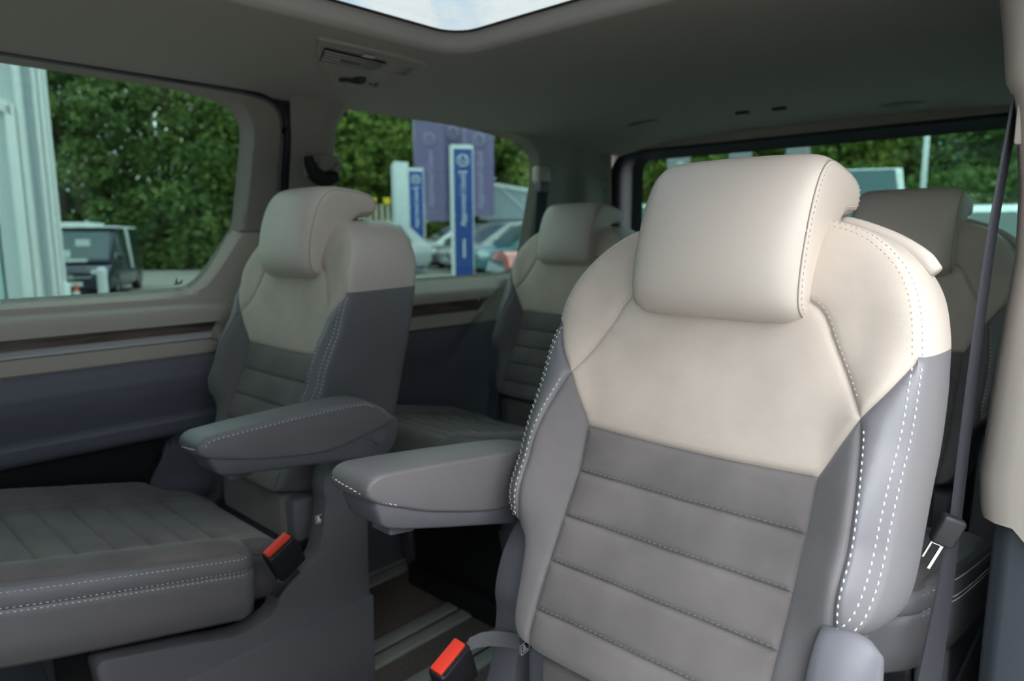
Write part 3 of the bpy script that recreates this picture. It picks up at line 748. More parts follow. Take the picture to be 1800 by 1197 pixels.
for k in np.unique(wc[win_]): keep('cushion_channel', *pick(C3, CF, win_ & (wc == k)), 'suede_grey')
for s in (-1, 1): keep('cushion_border', *pick(C3, CF, ~win_ & ~wband & (cc[:, 0] * s > 0)), 'suede_grey')
def skirt(secs, m, name, sel=None):
    Q0 = CO; zz_ = cush_z(Q0); rg = []
    for o, dz in secs:
        Q = offset_poly(Q0, -o); rg.append(np.stack([Q[:, 0], Q[:, 1], zz_ + dz], 1))
    n = len(Q0); Fv = [(i * n + k, i * n + (k + 1) % n, (i + 1) * n + (k + 1) % n, (i + 1) * n + k) for i in range(len(rg) - 1) for k in range(n)]
    keep(name, *fix_normals(np.vstack(rg), Fv), m); return rg
for s in (-1, 1): keep('cushion_band', *pick(C3, CF, wband & (cc[:, 0] * s > 0)), 'leather_grey')
rgA = skirt([(0, 0), (.005, -.006), (.008, -.014), (.0095, -.022), (.009, -.0275), (.0065, -.031)], 'leather_grey', 'cushion_band')
rgB = skirt([(.0065, -.031), (.009, -.0345), (.010, -.045), (.009, -.08), (.004, -.115), (-.012, -.128), (-.05, -.130)], 'leather_grey', 'cushion_side')
sidx = [np.where((CO[:, 0] * s > .2) & (CO[:, 1] < -.165) & (CO[:, 1] > -.58))[0] for s in (1, -1)]
st = []
for ix in sidx:
    o = ix[np.argsort(CO[ix, 1])]; nrm = np.tile([np.sign(CO[o[0], 0]), 0, .3], (len(o), 1))
    st.append(stitch(rgA[1][o], nrm)); st.append(stitch(rgA[4][o], nrm)); st.append(stitch(rgB[1][o], nrm))
keep('cushion_stitching', *merge(*st), 'thread_white')
# base: pedestal, side shields, recliner covers
keep('seat_pedestal', *merge(bbox_b(-.20, .20, -.38, .09, .06, .33, .02), bbox_b(-.20, .20, -.40, .08, .0, .07, .01), bbox_b(-.17, .17, -.10, .06, .33, .44, .01)), 'plastic_black', 40)
shp = smooth([(.075, .665), (.045, .645), (.018, .610), (.004, .565), (.006, .525), (-.012, .440), (-.040, .415), (-.095, .384), (-.108, .356), (-.135, .344), (-.185, .340), (-.28, .365), (-.40, .395)], .01)
shield = [tuple(p) for p in shp] + [(-.41, .385), (-.40, .30), (-.35, .02), (.095, .02), (.102, .30), (.106, .62)]
shield2 = [(-.42, .302), (.108, .302), (.104, .02), (-.36, .02)]
for s in (-1, 1):
    a, b = sorted((s * .198, s * .246))
    keep('side_shield', *bevel_mesh(*prism(shield, a, b, 'x'), .005, 2), 'seat_plastic', 40)
    shl = [(.02, .50)] + [p for p in shield if p[1] < .50 and p[0] < .03] + [(.02, .02)]
    keep('low_side_shield', *bevel_mesh(*prism(shl, a, b, 'x'), .005, 2), 'seat_plastic', 40)
    a, b = sorted((s * .205, s * .252))
    keep('lower_shield', *bevel_mesh(*prism(shield2, a, b, 'x'), .005, 2), 'seat_plastic', 40)
    rc = smooth([(-.050, .42), (-.056, .52), (-.052, .60), (-.040, .65), (-.018, .682), (.010, .690), (.028, .66), (.032, .55), (.025, .44), (-.01, .40)], .012, True)
    keep('recliner_cover', *fix_normals(*pillow([tuple(p) for p in rc], .026, [(-1, .004), (-.92, .001), (-.6, 0), (-.1, 0), (.55, .004), (1, .014)], lambda w, u, v, s=s: (s * (.214 + w), u, v))), 'seat_plastic', 50)
# lower back skirt between the shields, under the backrest
keep('back_skirt', *bbox_b(-.135, .135, -.028, .06, .38, .528, .012), 'suede_grey', 40)
keep('skirt_frame', *bbox_b(-.168, .168, -.018, .07, .37, .522, .012), 'seat_plastic', 40)
BACK_PARTS = ('upper_insert', 'shoulder_panel', 'insert_channel', 'side_strip', 'bolster', 'upper_shell', 'side_shell', 'back_cover', 'top_rim', 'headrest', 'headrest_post', 'white_stitching', 'beige_stitching', 'grey_stitching')
BASE_PARTS = ('cushion_channel', 'cushion_border', 'cushion_band', 'cushion_side', 'cushion_stitching', 'seat_pedestal', 'side_shield', 'lower_shield', 'back_skirt', 'skirt_frame')
def seat(loc, recline, label, outer=0):
    rim = 0 if loc[0] < 0 else 1
    root = empty('captain_seat', loc)
    tag(root, label, 'car seat', 'two-tone captain seats in the cabin')
    for nm in BACK_PARTS:
        for k, me in enumerate(SEAT[nm]):
            if nm == 'top_rim' and k != rim: continue
            o = link(nm, me, root, (0, 0, .55), (-math.radians(recline), 0, 0))
            if 'stitching' in nm: o['kind'] = 'stuff'
            if nm == 'headrest':
                for sub in ('headrest_side', 'headrest_piping', 'headrest_stitching'):
                    for ms in SEAT[sub]:
                        q = link(sub, ms, o)
                        if 'stitching' in sub: q['kind'] = 'stuff'
    for nm in BASE_PARTS:
        for k, me in enumerate(SEAT[nm]):
            if nm == 'side_shield' and outer and k == (0 if outer < 0 else 1): me = SEAT['low_side_shield'][k]
            o = link(nm, me, root)
            if 'stitching' in nm: o['kind'] = 'stuff'
    if outer: link('recliner_cover', SEAT['recliner_cover'][0 if outer < 0 else 1], root)
    return root
S_near = seat((.506, .634, 0), 18.8, 'brightly lit beige and grey seat beside the open side door, headrest facing out', 1)
S_left = seat((-.504, .689, 0), 13.8, 'beige and grey seat with armrest and red buckle beside the parked-van window')
S_rl = seat((-.490, 1.625, 0), 15.6, 'shaded rear-row seat beside the window with the purple flags')
S_rr = seat((.465, 1.62, 0), 16.0, 'dark rear-row seat half hidden behind the brightly lit front seat and hanging belt')

# armrests
apad = smooth([(-.262, .734), (-.255, .745), (-.230, .751), (-.10, .756), (.03, .757), (.07, .748), (.10, .728), (.113, .703), (.05, .688), (-.034, .676), (-.15, .690), (-.205, .703), (-.242, .713), (-.259, .723)], .008, True)
ashl = smooth([(-.244, .716), (-.238, .696), (-.222, .680), (-.15, .668), (-.013, .651), (.06, .640), (.095, .636), (.122, .655), (.132, .685), (.120, .712), (.05, .694), (-.034, .684), (-.15, .698), (-.205, .710)], .008, True)
def armrest(root, side, dy, tilt, dz=0.0):
    ax = side * .288; pv = Vector((ax, .085 + dy, .69 + dz)); hw = .040
    am = lambda w, u, v: (w, u - .085, v - .69)
    rg = [(-1, .0055), (-.97, .0025), (-.88, .0005), (-.7, 0), (0, -.002), (.7, 0), (.88, .0005), (.97, .0025), (1, .0055)]
    A = link('armrest', new_mesh('armrest', *fix_normals(*pillow(apad, hw, rg, am)), 'leather_grey', True, 60), root, pv, (math.radians(tilt), 0, 0))
    rg2 = [(-1, .004), (-.93, .001), (-.7, 0), (.7, 0), (.93, .001), (1, .004)]
    obj('armrest_shell', *fix_normals(*pillow(ashl, hw * .88, rg2, am)), 'seat_plastic', A, auto=50)
    obj('height_button', *bbox_b(-.020, .020, -.292, -.252, -.026, -.010, .004), 'seat_plastic', A, auto=40)
    cap = [(hw * .95 * 1.0, 0.016 * math.cos(t) - .005, 0.016 * math.sin(t) - .01) for t in np.linspace(0, 2 * math.pi, 20, endpoint=False)]
    for s in (-1, 1):
        Vv = [(s * hw * .86, p[1], p[2]) for p in cap] + [(s * (hw * .88 + .004), p[1] * .85, p[2] * .85 - .0015) for p in cap]
        obj('pivot_cap', *fix_normals(Vv, [(k, (k + 1) % 20, 20 + (k + 1) % 20, 20 + k) for k in range(20)] + [tuple(range(20, 40))]), 'seat_plastic', A, auto=40)
    # stitched edge of the pad: along the aisle-side top edge, then round the nose
    T_ = offset_poly(apad, .0065)
    P = sorted([q for q in T_ if q[1] > .735 and q[0] < .075 and q[0] > -.246], key=lambda q: -q[0])
    P = [(side * hw * 1.004, q[0] - .085, q[1] - .69) for q in P]
    P += [(side * hw * w, y - .085, z - .69) for w, y, z in ((.97, -.252, .7335), (.75, -.2600, .7315), (.3, -.2630, .730), (-.2, -.2630, .7285), (-.6, -.2605, .7255), (-.90, -.249, .720), (-1.0, -.232, .7140), (-1.01, -.217, .7095))]
    P = smooth(P, .004); Nn = [(side * .8, 0, .5) if p[1] > -.335 else ((0, -1, .3) if p[0] * side > -.8 * hw else (-side, -.4, .2)) for p in P]
    so = obj('armrest_stitching', *stitch(P, Nn, .0046, .0034, .0009, .0018), 'thread_white', A); so['kind'] = 'stuff'
    return A
armrest(S_left, 1, 0.0, 0, -0.012)
armrest(S_near, -1, 0.055, -8.5, -0.020)

# buckles (part of the seat they are bolted to)
def buckle(root, loc, rot, strap):
    Bk = obj('buckle', *bbox_b(-.0145, .0145, -.030, .030, -.035, .035, .006), 'plastic_black', root, auto=40, loc=loc, rot=rot)
    obj('release_button', *bbox_b(-.0115, .0085, -.026, .026, .030, .0385, .0025, 2), 'button_red', Bk, auto=40)
    obj('tongue_slot', *box(.0095, .0125, -.024, .024, .033, .0365), 'rubber', Bk, smooth=False)
    if strap: obj('buckle_strap', *tube(strap, 0, 8, flat=(.012, .0015, (0, .3, 1))), 'belt_grey', root)
    return Bk
buckle(S_left, (.272, -.100, .468), (math.radians(28), math.radians(10), math.radians(8)), None)
obj('buckle_strap', *tube([(.272, -.075, .435), (.268, -.10, .42), (.262, -.12, .395)], 0, 8, flat=(.010, .0015, (1, 0, 0))), 'belt_web', S_left)
obj('mounting_bolt', *tube([(.258, -.105, .428), (.272, -.105, .428)], .009, 12), 'chrome', S_left)
buckle(S_near, (-.262, -.058, .462), (math.radians(24), math.radians(8), math.radians(6)), None)
strap('buckle_strap', [(-.198, .004, .506), (-.222, -.018, .511), (-.246, -.040, .505), (-.258, -.048, .485)], .021, 'belt_grey', S_near, wv=((.05, .1, 1), (.1, .4, .9)))
# child-seat anchor icons
def icon(root, x, y, z, s, rx):
    I = obj('anchor_icon', *bbox_b(-.0008, .0008, -.009, .009, -.009, .009, .0006, 1), 'plastic_black', root, smooth=False, loc=(x, y, z), rot=(rx, 0, 0))
    bits = [box(-.0014, .0014, -.0085, .0085, .0072, .0082), box(-.0014, .0014, -.0085, .0085, -.0082, -.0072), box(-.0014, .0014, -.0085, -.0075, -.008, .008), box(-.0014, .0014, .0075, .0085, -.008, .008)]
    bits += [box(-.0014, .0014, -.0045, -.001, -.001, .006), box(-.0014, .0014, -.005, .0035, -.005, -.002), box(-.0014, .0014, -.001, .001, -.003, .003), box(-.0014, .0014, .003, .005, -.006, -.003)]
    obj('icon_print', *merge(*bits), 'icon_white', I, smooth=False)
icon(S_near, -.1955, .012, .495, 1, .1)
icon(S_left, .234, -.002, .50, 1, 0)

# ------------------------------------------------------------------ seat belts
bl = empty('seat_belt', (.745, .985, 0)); tag(bl, 'dark seat belt hanging beside the bright door pillar with a steel tongue', 'seat belt')
strap('webbing', [(.006, 0.05, 1.24), (.004, .03, 1.16), (.000, 0.008, 1.05), (-.004, 0, .90), (-.008, 0, .68)], .046, 'belt_web', bl, wv=((-.02, 1, 0), (.08, 1, 0)))
strap('lap_webbing', [(-.008, 0, .68), (-.018, -.005, .50), (-.035, -.01, .2), (-.05, -.02, .02)], .046, 'belt_web', bl, wv=((.10, 1, 0), (1, .4, 0)))
tgv = obj('belt_tongue', *bbox_b(-.014, .014, -.008, .008, -.022, .018, .005), 'plastic_black', bl, auto=40, loc=(-.010, -.030, .690), rot=(.1, .35, .5))
obj('tongue_plate', *merge(box(-.010, -.008, -.0012, .0012, -.046, -.018), box(.002, .0055, -.0012, .0012, -.058, -.018), box(-.010, .0055, -.0012, .0012, -.024, -.018)), 'chrome', tgv, smooth=False)
b3 = empty('seat_belt', (-.785, 1.955, 0)); tag(b3, 'black seat belt running from a beige knuckle guide on the rear pillar', 'seat belt')
obj('belt_guide', *bbox_b(-.015, .03, -.035, .035, 1.235, 1.300, .016), 'trim_beige', b3, auto=40)
obj('guide_collar', *bbox_b(.0, .034, -.03, .03, 1.205, 1.245, .008), 'seat_plastic', b3, auto=40)
strap('webbing', [(.015, 0, 1.24), (.020, -.02, 1.10), (.03, -.06, .90), (.03, -.08, .70)], .05, 'belt_web', b3, wv=(0.1, 1, 0))

# ------------------------------------------------------------------ outside
GZ = -0.60
gr = struct(obj('ground', *box(-140, 90, -90, 140, GZ - .3, GZ), 'asphalt', smooth=False))
def ahead(px, dist):
    """ground point in the direction the photograph shows at that column, dist metres from the van"""
    d = fw + rt * ((px - 900) / FPX); d = Vector((d.x, d.y, 0)).normalized()
    return Vector((CAM.x + d.x * dist, CAM.y + d.y * dist, GZ)), math.atan2(d.y, d.x)
def face_rot(px): # rotation so that local -y looks back at the van
    p, a = ahead(px, 10); return a - math.pi / 2

# warehouse with downpipes and a framed doorway
c0, a0 = ahead(130, 13.0)
B = empty('warehouse', c0, a0 - math.pi / 2 + math.radians(16)); B.scale = (.72, 1, 1); tag(B, 'pale blue clad warehouse corner with white ribbed edge and framed doorway', 'building')
obj('wall_body', *box(-9, -1.62, 0.30, 9, 0, 6.5), 'cladding', B, smooth=False)
obj('wall_corner', *box(-1.10, -.02, 0.05, 9, 0, 6.5), 'cladding', B, smooth=False)
obj('lintel', *box(-1.7, -1.0, 0.10, 9, 3.55, 6.5), 'cladding', B, smooth=False)
for x0, x1, d, m in ((-.30, -.22, -.03, 'cladding_white'), (-.20, -.12, -.06, 'cladding_white'), (-.10, -.03, -.03, 'cladding_white'), (-.62, -.50, -.02, 'cladding_white'), (-.42, -.36, .02, 'cladding_blue')):
    obj('corner_rib', *bbox_b(x0, x1, d, .12, 0, 6.5, .012, 2), m, B, auto=40)
obj('door_frame', *bbox_b(-.84, -.66, -.05, .2, 0, 3.6, .02, 2), 'cladding_white', B, auto=40)
obj('frame_beam', *bevel_mesh(*prism([(-1.9, 4.05), (-.72, 3.60), (-.72, 3.42), (-1.9, 3.82)], -.05, .1, 'y'), .01, 2), 'cladding_white', B, auto=40)
obj('door_leaf', *box(-1.06, -.80, .12, .18, 0, 3.5), 'cladding_blue', B, smooth=False)
obj('door_gap', *box(-1.13, -1.05, .10, .16, 0, 3.7), 'rubber', B, smooth=False)
obj('door_glazing', *box(-1.62, -1.13, .12, .18, 0, 2.4), 'cladding_teal', B, smooth=False)
obj('door_banner', *box(-1.62, -1.15, .10, .16, 2.45, 2.95), 'royal_blue', B, smooth=False)
obj('pipe_foot', *bbox_b(-.12, .0, -.10, .10, 0, .95, .02, 2), 'cladding_white', B, auto=40)

# unseen building added to block low sky light at the open side door
Sh = empty('light_blocker', (8.2, 3.0, GZ)); tag(Sh, 'unseen grey-blue building added to block low sky light at the side door', 'building')
obj('blocker_wall', *box(0, 9, -16, 14, 0, 5.6), 'blocker_grey', Sh, smooth=False)
obj('blocker_parapet', *box(-.15, 9.1, -16.1, 14.1, 5.6, 5.9), 'tail_trim', Sh, smooth=False)
for k in range(9):
    wn_ = obj('blocker_window', *box(-.04, .05, -15.2 + k * 3.25, -12.6 + k * 3.25, .3, 3.2), 'tail_trim', Sh, smooth=False)
    obj('blocker_pane', *box(-.06, -.03, -15.1 + k * 3.25, -12.7 + k * 3.25, .4, 3.1), 'car_glass', wn_, smooth=False)

# vehicles
def wheel(parent, x, y, r, w):
    V, Fc = [], []; n = 20
    P = [(-w / 2, .62 * r), (-w / 2, .94 * r), (-w / 2 + .03, r), (w / 2 - .03, r), (w / 2, .94 * r), (w / 2, .62 * r)]
    for i in range(n):
        t = 2 * math.pi * i / n; V += [(p[0], p[1] * math.cos(t), p[1] * math.sin(t)) for p in P]
    for i in range(n):
        for k in range(5): Fc.append((i * 6 + k, i * 6 + k + 1, ((i + 1) % n) * 6 + k + 1, ((i + 1) % n) * 6 + k))
    W = obj('wheel', V, Fc, 'tyre', parent, auto=40, loc=(x, y, r))
    hub = [(s * w * .42, .62 * r * math.cos(2 * math.pi * i / n), .62 * r * math.sin(2 * math.pi * i / n)) for s in (-1, 1) for i in range(n)]
    obj('hub', hub, [tuple(range(n)), tuple(range(n, 2 * n))[::-1]] + [(i, (i + 1) % n, n + (i + 1) % n, n + i) for i in range(n)], 'alloy', W, auto=40)
def body_loft(profile_half, secs):
    """secs: list of (y, halfwidth scale, list of (x,z)) cross sections joined along y"""
    V, Fc = [], []; n = len(secs[0][1])
    for y, P in secs: V += [(p[0], y, p[1]) for p in P]
    for i in range(len(secs) - 1):
        for k in range(n): Fc.append((i * n + k, i * n + (k + 1) % n, (i + 1) * n + (k + 1) % n, (i + 1) * n + k))
    Fc += [tuple(range(n))[::-1], tuple((len(secs) - 1) * n + k for k in range(n))]
    return fix_normals(V, Fc)
def sect(hw, z0, z1, sh=.82):
    zs = z0 + (z1 - z0) * .55
    R = [(hw * .9, z0), (hw, z0 + .12), (hw, zs), (hw * .97, z1 - .04), (hw * .93, z1)]
    return R + [(-x, z) for x, z in R[::-1]]
def car(px, dist, turn, paint, label, L=4.2, H=1.48, W=1.78, van=False, group='cars parked outside'):
    """front towards local -y"""
    p, a = ahead(px, dist)
    c = empty('parked_van' if van else 'parked_car', p, a - math.pi / 2 + math.radians(turn))
    tag(c, label, 'van' if van else 'car', group)
    hw = W / 2; hb = H * (.55 if not van else .52); pm = 'paint_' + paint
    f = -L / 2
    nose = .62 if not van else .60
    low = [(f, sect(hw * .82, .30, hb * .70)), (f + .10, sect(hw * .93, .22, hb * .80)), (f + .45, sect(hw, .20, hb * .90)), (f + L * (.27 if not van else .17), sect(hw, .20, hb * 1.02)), (f + L * .5, sect(hw, .20, hb * 1.06)), (f + L * .85, sect(hw, .20, hb * 1.10)), (f + L * .97, sect(hw * .95, .24, hb * 1.05)), (f + L, sect(hw * .86, .34, hb * .92))]
    bd = obj('body', *body_loft(None, low), pm, c, auto=40)
    s0 = .20 if not van else .13; s1 = .42 if not van else .30
    def cabin(k, z):  # roofline: half width and height
        return [(hw * .93 * k, hb), (hw * .78 * k if not van else hw * .90 * k, z), (-(hw * .78 * k if not van else hw * .90 * k), z), (-hw * .93 * k, hb)]
    cab = [(f + L * s0, cabin(.98, hb + .02)), (f + L * s1, cabin(1, H - .05)), (f + L * (s1 + .12), cabin(1, H)), (f + L * .72, cabin(1, H - .02)), (f + L * (.86 if not van else .96), cabin(.99, H - (.16 if not van else .03))), (f + L * .985, cabin(.93, hb + .03))]
    rf = obj('roof', *body_loft(None, cab), pm, c, auto=40)
    # windscreen and side glass, proud of the cabin
    ws = [(-hw * .84, f + L * (s0 + .015), hb + .05), (hw * .84, f + L * (s0 + .015), hb + .05), (hw * (.70 if not van else .80), f + L * (s1 - .01), H - .10), (-hw * (.70 if not van else .80), f + L * (s1 - .01), H - .10)]
    off = Vector((0, -.035, .03))
    Vw = [tuple(Vector(v) + off) for v in ws] + [tuple(Vector(v) - off) for v in ws]
    obj('windscreen', Vw, box(0, 1, 0, 1, 0, 1)[1], 'car_glass', c, smooth=False)
    for s in (-1, 1):
        x0, x1 = hw * .935, hw * (.80 if not van else .905)
        q = [(x0, f + L * (s0 + .08), hb + .03), (x1, f + L * (s1 + .01), H - .12), (x1, f + L * .80 if not van else f + L * .50, H - .13), (x0, f + L * (.88 if not van else .50), hb + .03)]
        Vs = [(s * (v[0] + .012), v[1], v[2]) for v in q] + [(s * (v[0] - .02), v[1], v[2]) for v in q]
        obj('side_window', *fix_normals(Vs, box(0, 1, 0, 1, 0, 1)[1]), 'car_glass', c, smooth=False)
        obj('headlamp', *bbox_b(s * hw * .72 - .19, s * hw * .72 + .19, f + .0, f + .30, hb * .62, hb * .78, .03), 'lamp_glass', c, auto=40)
        obj('door_mirror', *bbox_b(s * (hw + .10) - .10, s * (hw + .10) + .10, f + L * (s0 + .08), f + L * (s0 + .08) + .10, hb + .04, hb + .20, .03), pm, c, auto=40)
        for yy in (f + L * .19, f + L * .80): wheel(c, s * (hw - .10), yy, .33, .21)
    obj('grille', *bbox_b(-hw * .55, hw * .55, f - .012, f + .1, hb * .50, hb * .70, .02), 'plastic_black', c, auto=40)
    obj('grille_bar', *bbox_b(-hw * .55, hw * .55, f - .03, f + .05, hb * .565, hb * .61, .008), 'chrome', c, auto=40)
    t = np.linspace(0, 2 * math.pi, 18, endpoint=False)
    obj('round_badge', [(.075 * math.cos(k), f - .035, hb * .60 + .075 * math.sin(k)) for k in t] + [(.075 * math.cos(k), f, hb * .60 + .075 * math.sin(k)) for k in t], [tuple(range(18)), tuple(range(18, 36))[::-1]] + [(i, (i + 1) % 18, 18 + (i + 1) % 18, 18 + i) for i in range(18)], 'chrome', c, auto=40)
    obj('number_plate', *bbox_b(-.27, .27, f - .02, f + .06, .34, .46, .006), 'sign_white', c, auto=40)
    return c
v = car(178, 24.5, -14, 'navy', 'dark blue van with a pale roof load parked facing the cabin', 4.7, 1.90, 1.86, True, 'vehicles outside')
obj('roof_bar', *bbox_b(-.85, .90, -1.0, 1.6, 1.93, 1.99, .02), 'sign_white', v, auto=40)
obj('roof_box', *bbox_b(-.75, .15, -.8, 1.0, 1.97, 2.10, .03), 'sign_white', v, auto=40)
obj('side_ladder', *bevel_mesh(*prism([(-.4, 1.95), (-.2, 1.95), (.35, .75), (.15, .72)], .96, 1.02, 'x'), .01, 2), 'sign_white', v, auto=40)
for nm, x, z, w, h in (('paper_note', -.25, 1.22, .34, .10), ('paper_note', .25, 1.52, .34, .09), ('paper_note', -.62, 1.20, .22, .10)):
    obj(nm, *box(x - w / 2, x + w / 2, -1.95, -1.90, z - h, z + h), 'sign_white', v, smooth=False)
obj('bonnet_plate', *box(-.35, .35, -2.12, -2.0, 1.0, 1.08), 'sign_white', v, smooth=False)
# bollard and cone
p, a = ahead(190, 20.5)
Bo = empty('bollard', p); tag(Bo, 'short white bollard standing in front of the dark van', 'bollard')
obj('post', *tube([(0, 0, 0), (0, 0, .85)], .115, 16), 'sign_white', Bo, auto=40)
obj('post_cap', *tube([(0, 0, .84), (0, 0, .88), (0, 0, .91)], [.115, .10, .04], 16), 'sign_white', Bo, auto=40)
p, a = ahead(143, 18.5)
Cn = empty('traffic_cone', p); tag(Cn, 'orange traffic cone at the foot of the pale warehouse corner', 'cone')
obj('cone_base', *bbox_b(-.17, .17, -.17, .17, 0, .03, .01), 'orange', Cn, auto=40)
obj('cone_body', *tube([(0, 0, .02), (0, 0, .30), (0, 0, .62)], [.13, .08, .025], 16), 'orange', Cn, auto=60)
obj('cone_band', *tube([(0, 0, .36), (0, 0, .46)], [.072, .055], 16), 'sign_white', Cn, auto=60)

# rows of parked cars seen through the quarter window
t0, _a = ahead(640, 12.9); t1, _a = ahead(985, 12.9); t2, _a = ahead(985, 46); t3, _a = ahead(640, 46)
tr_ = struct(obj('terrace', *prism([(p.x, p.y) for p in (t0, t1, t2, t3)], GZ - .1, 0.0, 'z'), 'asphalt', smooth=False))
car(985, 8.3, 12, 'red', 'red hatchback parked nearest the tall blue sign')
rowA = [('black', 'black car closest to the belt pillar in the packed row'), ('teal', 'teal car with a bright windscreen in the packed row'), ('silver', 'silver car beside the teal car in the packed row'), ('darkgrey', 'dark grey car between the two blue signs'), ('white', 'white car parked by the shorter blue sign')]
A0, _a = ahead(935, 15.5); A1, _a = ahead(722, 27.5); dr = (A1 - A0); dr.z = 0; nrm = Vector((dr.y, -dr.x, 0)).normalized()
if nrm.dot(CAM - A0) < 0: nrm = -nrm
def row(items, off, k0=0):
    for k, (pt, lb) in enumerate(items, k0):
        c = car(800, 20, 0, pt, lb); q = A0 + dr.normalized() * (k * 2.55 + .3) - nrm * off
        c.location = (q.x, q.y, 0.0); c.rotation_euler = (0, 0, math.atan2(nrm.y, nrm.x) + math.pi / 2)
row(rowA, 1.6)
row([('silver', 'pale silver car in front of the packed row'), ('black', 'black car in front of the packed row by the shorter blue sign')], -3.2, 2)
row([('silver', 'silver car in the far row beneath the grey pitched roof'), ('blue', 'blue car in the far row behind the tall blue sign'), ('darkgrey', 'dark grey car in the far row beneath the purple flags'), ('red', 'small distant red car beneath the purple flags')], 7.2)
car(1128, 12.6, 6, 'white', 'white car with red and blue markings at the corner of the rear window', 3.8, 2.2, 1.8)
car(1425, 11.2, 6, 'white', 'white van roof showing above the rear seat headrests', 4.9, 2.54, 1.9, True)
car(1850, 6.0, 10, 'white', 'white car close behind the van beside the hanging belt', 4.2, 1.86, 1.8)
# markings on the striped car
last = [o for o in bpy.data.objects if o.get('label', '').startswith('white car with red')][0]
obj('red_stripe', *box(-.92, .92, -1.92, 1.4, 1.02, 1.18), 'paint_red', last, smooth=False)
obj('blue_stripe', *box(-.915, .915, -1.93, 1.5, .70, 1.01), 'paint_blue', last, smooth=False)

# pylon signs
def roundel(parent, y, z, r, m, x=0):
    P = [(x + r * math.cos(t), y, z + r * math.sin(t)) for t in np.linspace(0, 2 * math.pi, 25)]
    bits = [tube(P, r * .13, 6, cap=False)]
    bits.append(tube([(x - .52 * r, y, z + .70 * r), (x - .22 * r, y, z - .55 * r), (x, y, z + .05 * r), (x + .22 * r, y, z - .55 * r), (x + .52 * r, y, z + .70 * r)], r * .10, 6))
    obj('roundel', *merge(*bits), m, parent)
TXT = {}
def lettering(parent, s, size, m, loc, rot, name='lettering'):
    key = (s, size, m)
    if key not in TXT: TXT[key] = text_mesh(s, size, m, 'lettering')
    return link(name, TXT[key], parent, loc, rot)
def pylon(px, dist, w, h, label, turn=0):
    p, a = ahead(px, dist); p.z = 0.0; r = empty('pylon_sign', p, a - math.pi / 2 + math.radians(turn)); tag(r, label, 'sign', 'blue pylon signs outside')
    obj('frame', *bbox_b(-w / 2, w / 2, 0, .22, 0, h, .02), 'sign_white', r, auto=40)
    obj('blue_panel', *bbox_b(-w * .37, w * .44, -.03, .02, .10, h - .09, .006), 'sign_blue', r, auto=40)
    roundel(r, -.04, h - .34, .12 * w / .50, 'sign_ink', w * .02)
    lettering(r, 'Approved Used', .175 * w / .50, 'sign_ink', (w * .02, -.034, h - 1.20), (math.pi / 2, -math.pi / 2, 0))
    obj('small_text', *box(-.09, .11, -.036, -.03, h - .60, h - .57), 'sign_ink', r, smooth=False)
    for k in range(7): obj('fine_print', *box(-.01, .04, -.036, -.03, h - 2.45 + k * .06, h - 2.41 + k * .06), 'sign_ink', r, smooth=False)
    return r
pylon(817, 15.6, .50, 3.03, 'tall blue pylon sign with white lettering standing before the purple flags', 8)
pylon(737, 21.2, .50, 3.06, 'shorter blue pylon sign beside a blank white slab', 8)
p, a = ahead(714, 23.3); p.z = 0.0
Sl = empty('blank_slab', p, a - math.pi / 2 + .25); tag(Sl, 'blank white sign slab standing behind the shorter blue sign', 'sign')
obj('slab', *bbox_b(-.24, .24, 0, .25, 0, 3.45, .03), 'sign_white', Sl, auto=40); obj('slab_edge', *bbox_b(-.30, -.23, .02, .2, .2, 3.35, .02), 'cladding', Sl, auto=40)
# feather flags
def flag(px, dist, w, h0, h1, label, m, ink, turn=0, text=True, group='feather flags outside'):
    p, a = ahead(px, dist); p.z = 0.0 if px < 1000 else GZ; r = empty('feather_flag', p, a - math.pi / 2 + math.radians(turn)); tag(r, label, 'flag', group)
    obj('pole', *tube([(-w / 2 - .02, 0, 0), (-w / 2 - .02, 0, h1 * .8), (-w / 2 + .02, 0, h1 - .10), (-w / 2 + .25, 0, h1 + .02), (w / 2, 0, h1 + .03)], .022, 8), 'steel_pole', r)
    nx, nz = 12, 30; V, Fc = [], []
    for sd in (0, 1):
        for j in range(nz + 1):
            v_ = j / nz; z = h0 + (h1 - h0) * v_
            dz = (h1 - z); inset = max(0, .45 - dz); xl = -w / 2 + (0.45 - math.sqrt(max(0, .45 ** 2 - inset ** 2))) * .9
            for i in range(nx + 1):
                u = i / nx; x = xl + (w / 2 - xl) * u
                y = .06 * math.sin(u * 9 + v_ * 5) * u + .01 * sd
                V.append((x, y, z))
    n1 = (nx + 1) * (nz + 1)
    for sd in (0, 1):
        for j in range(nz):
            for i in range(nx):
                q = (j * (nx + 1) + i, j * (nx + 1) + i + 1, (j + 1) * (nx + 1) + i + 1, (j + 1) * (nx + 1) + i)
                Fc.append(tuple(k + sd * n1 for k in (q if not sd else q[::-1])))
    obj('banner', V, Fc, m, r)
    if text:
        roundel(r, -.09, h1 - 1.0, .26, ink)
        lettering(r, 'Approved Used', .42, ink, (.05, -.09, h1 - 2.9), (math.pi / 2, -math.pi / 2, 0))
    return r
flag(762, 35, 1.5, 1.8, 6.75, 'purple feather flag on the left of the three, above the shorter blue sign', 'flag_purple', 'flag_ink')
flag(802, 36, 1.5, 1.8, 7.2, 'middle purple feather flag behind the tall blue sign', 'flag_purple', 'flag_ink')
flag(846, 34, 1.4, 2.0, 6.6, 'purple feather flag on the right of the three, beside the grey pitched roof', 'flag_purple', 'flag_ink')
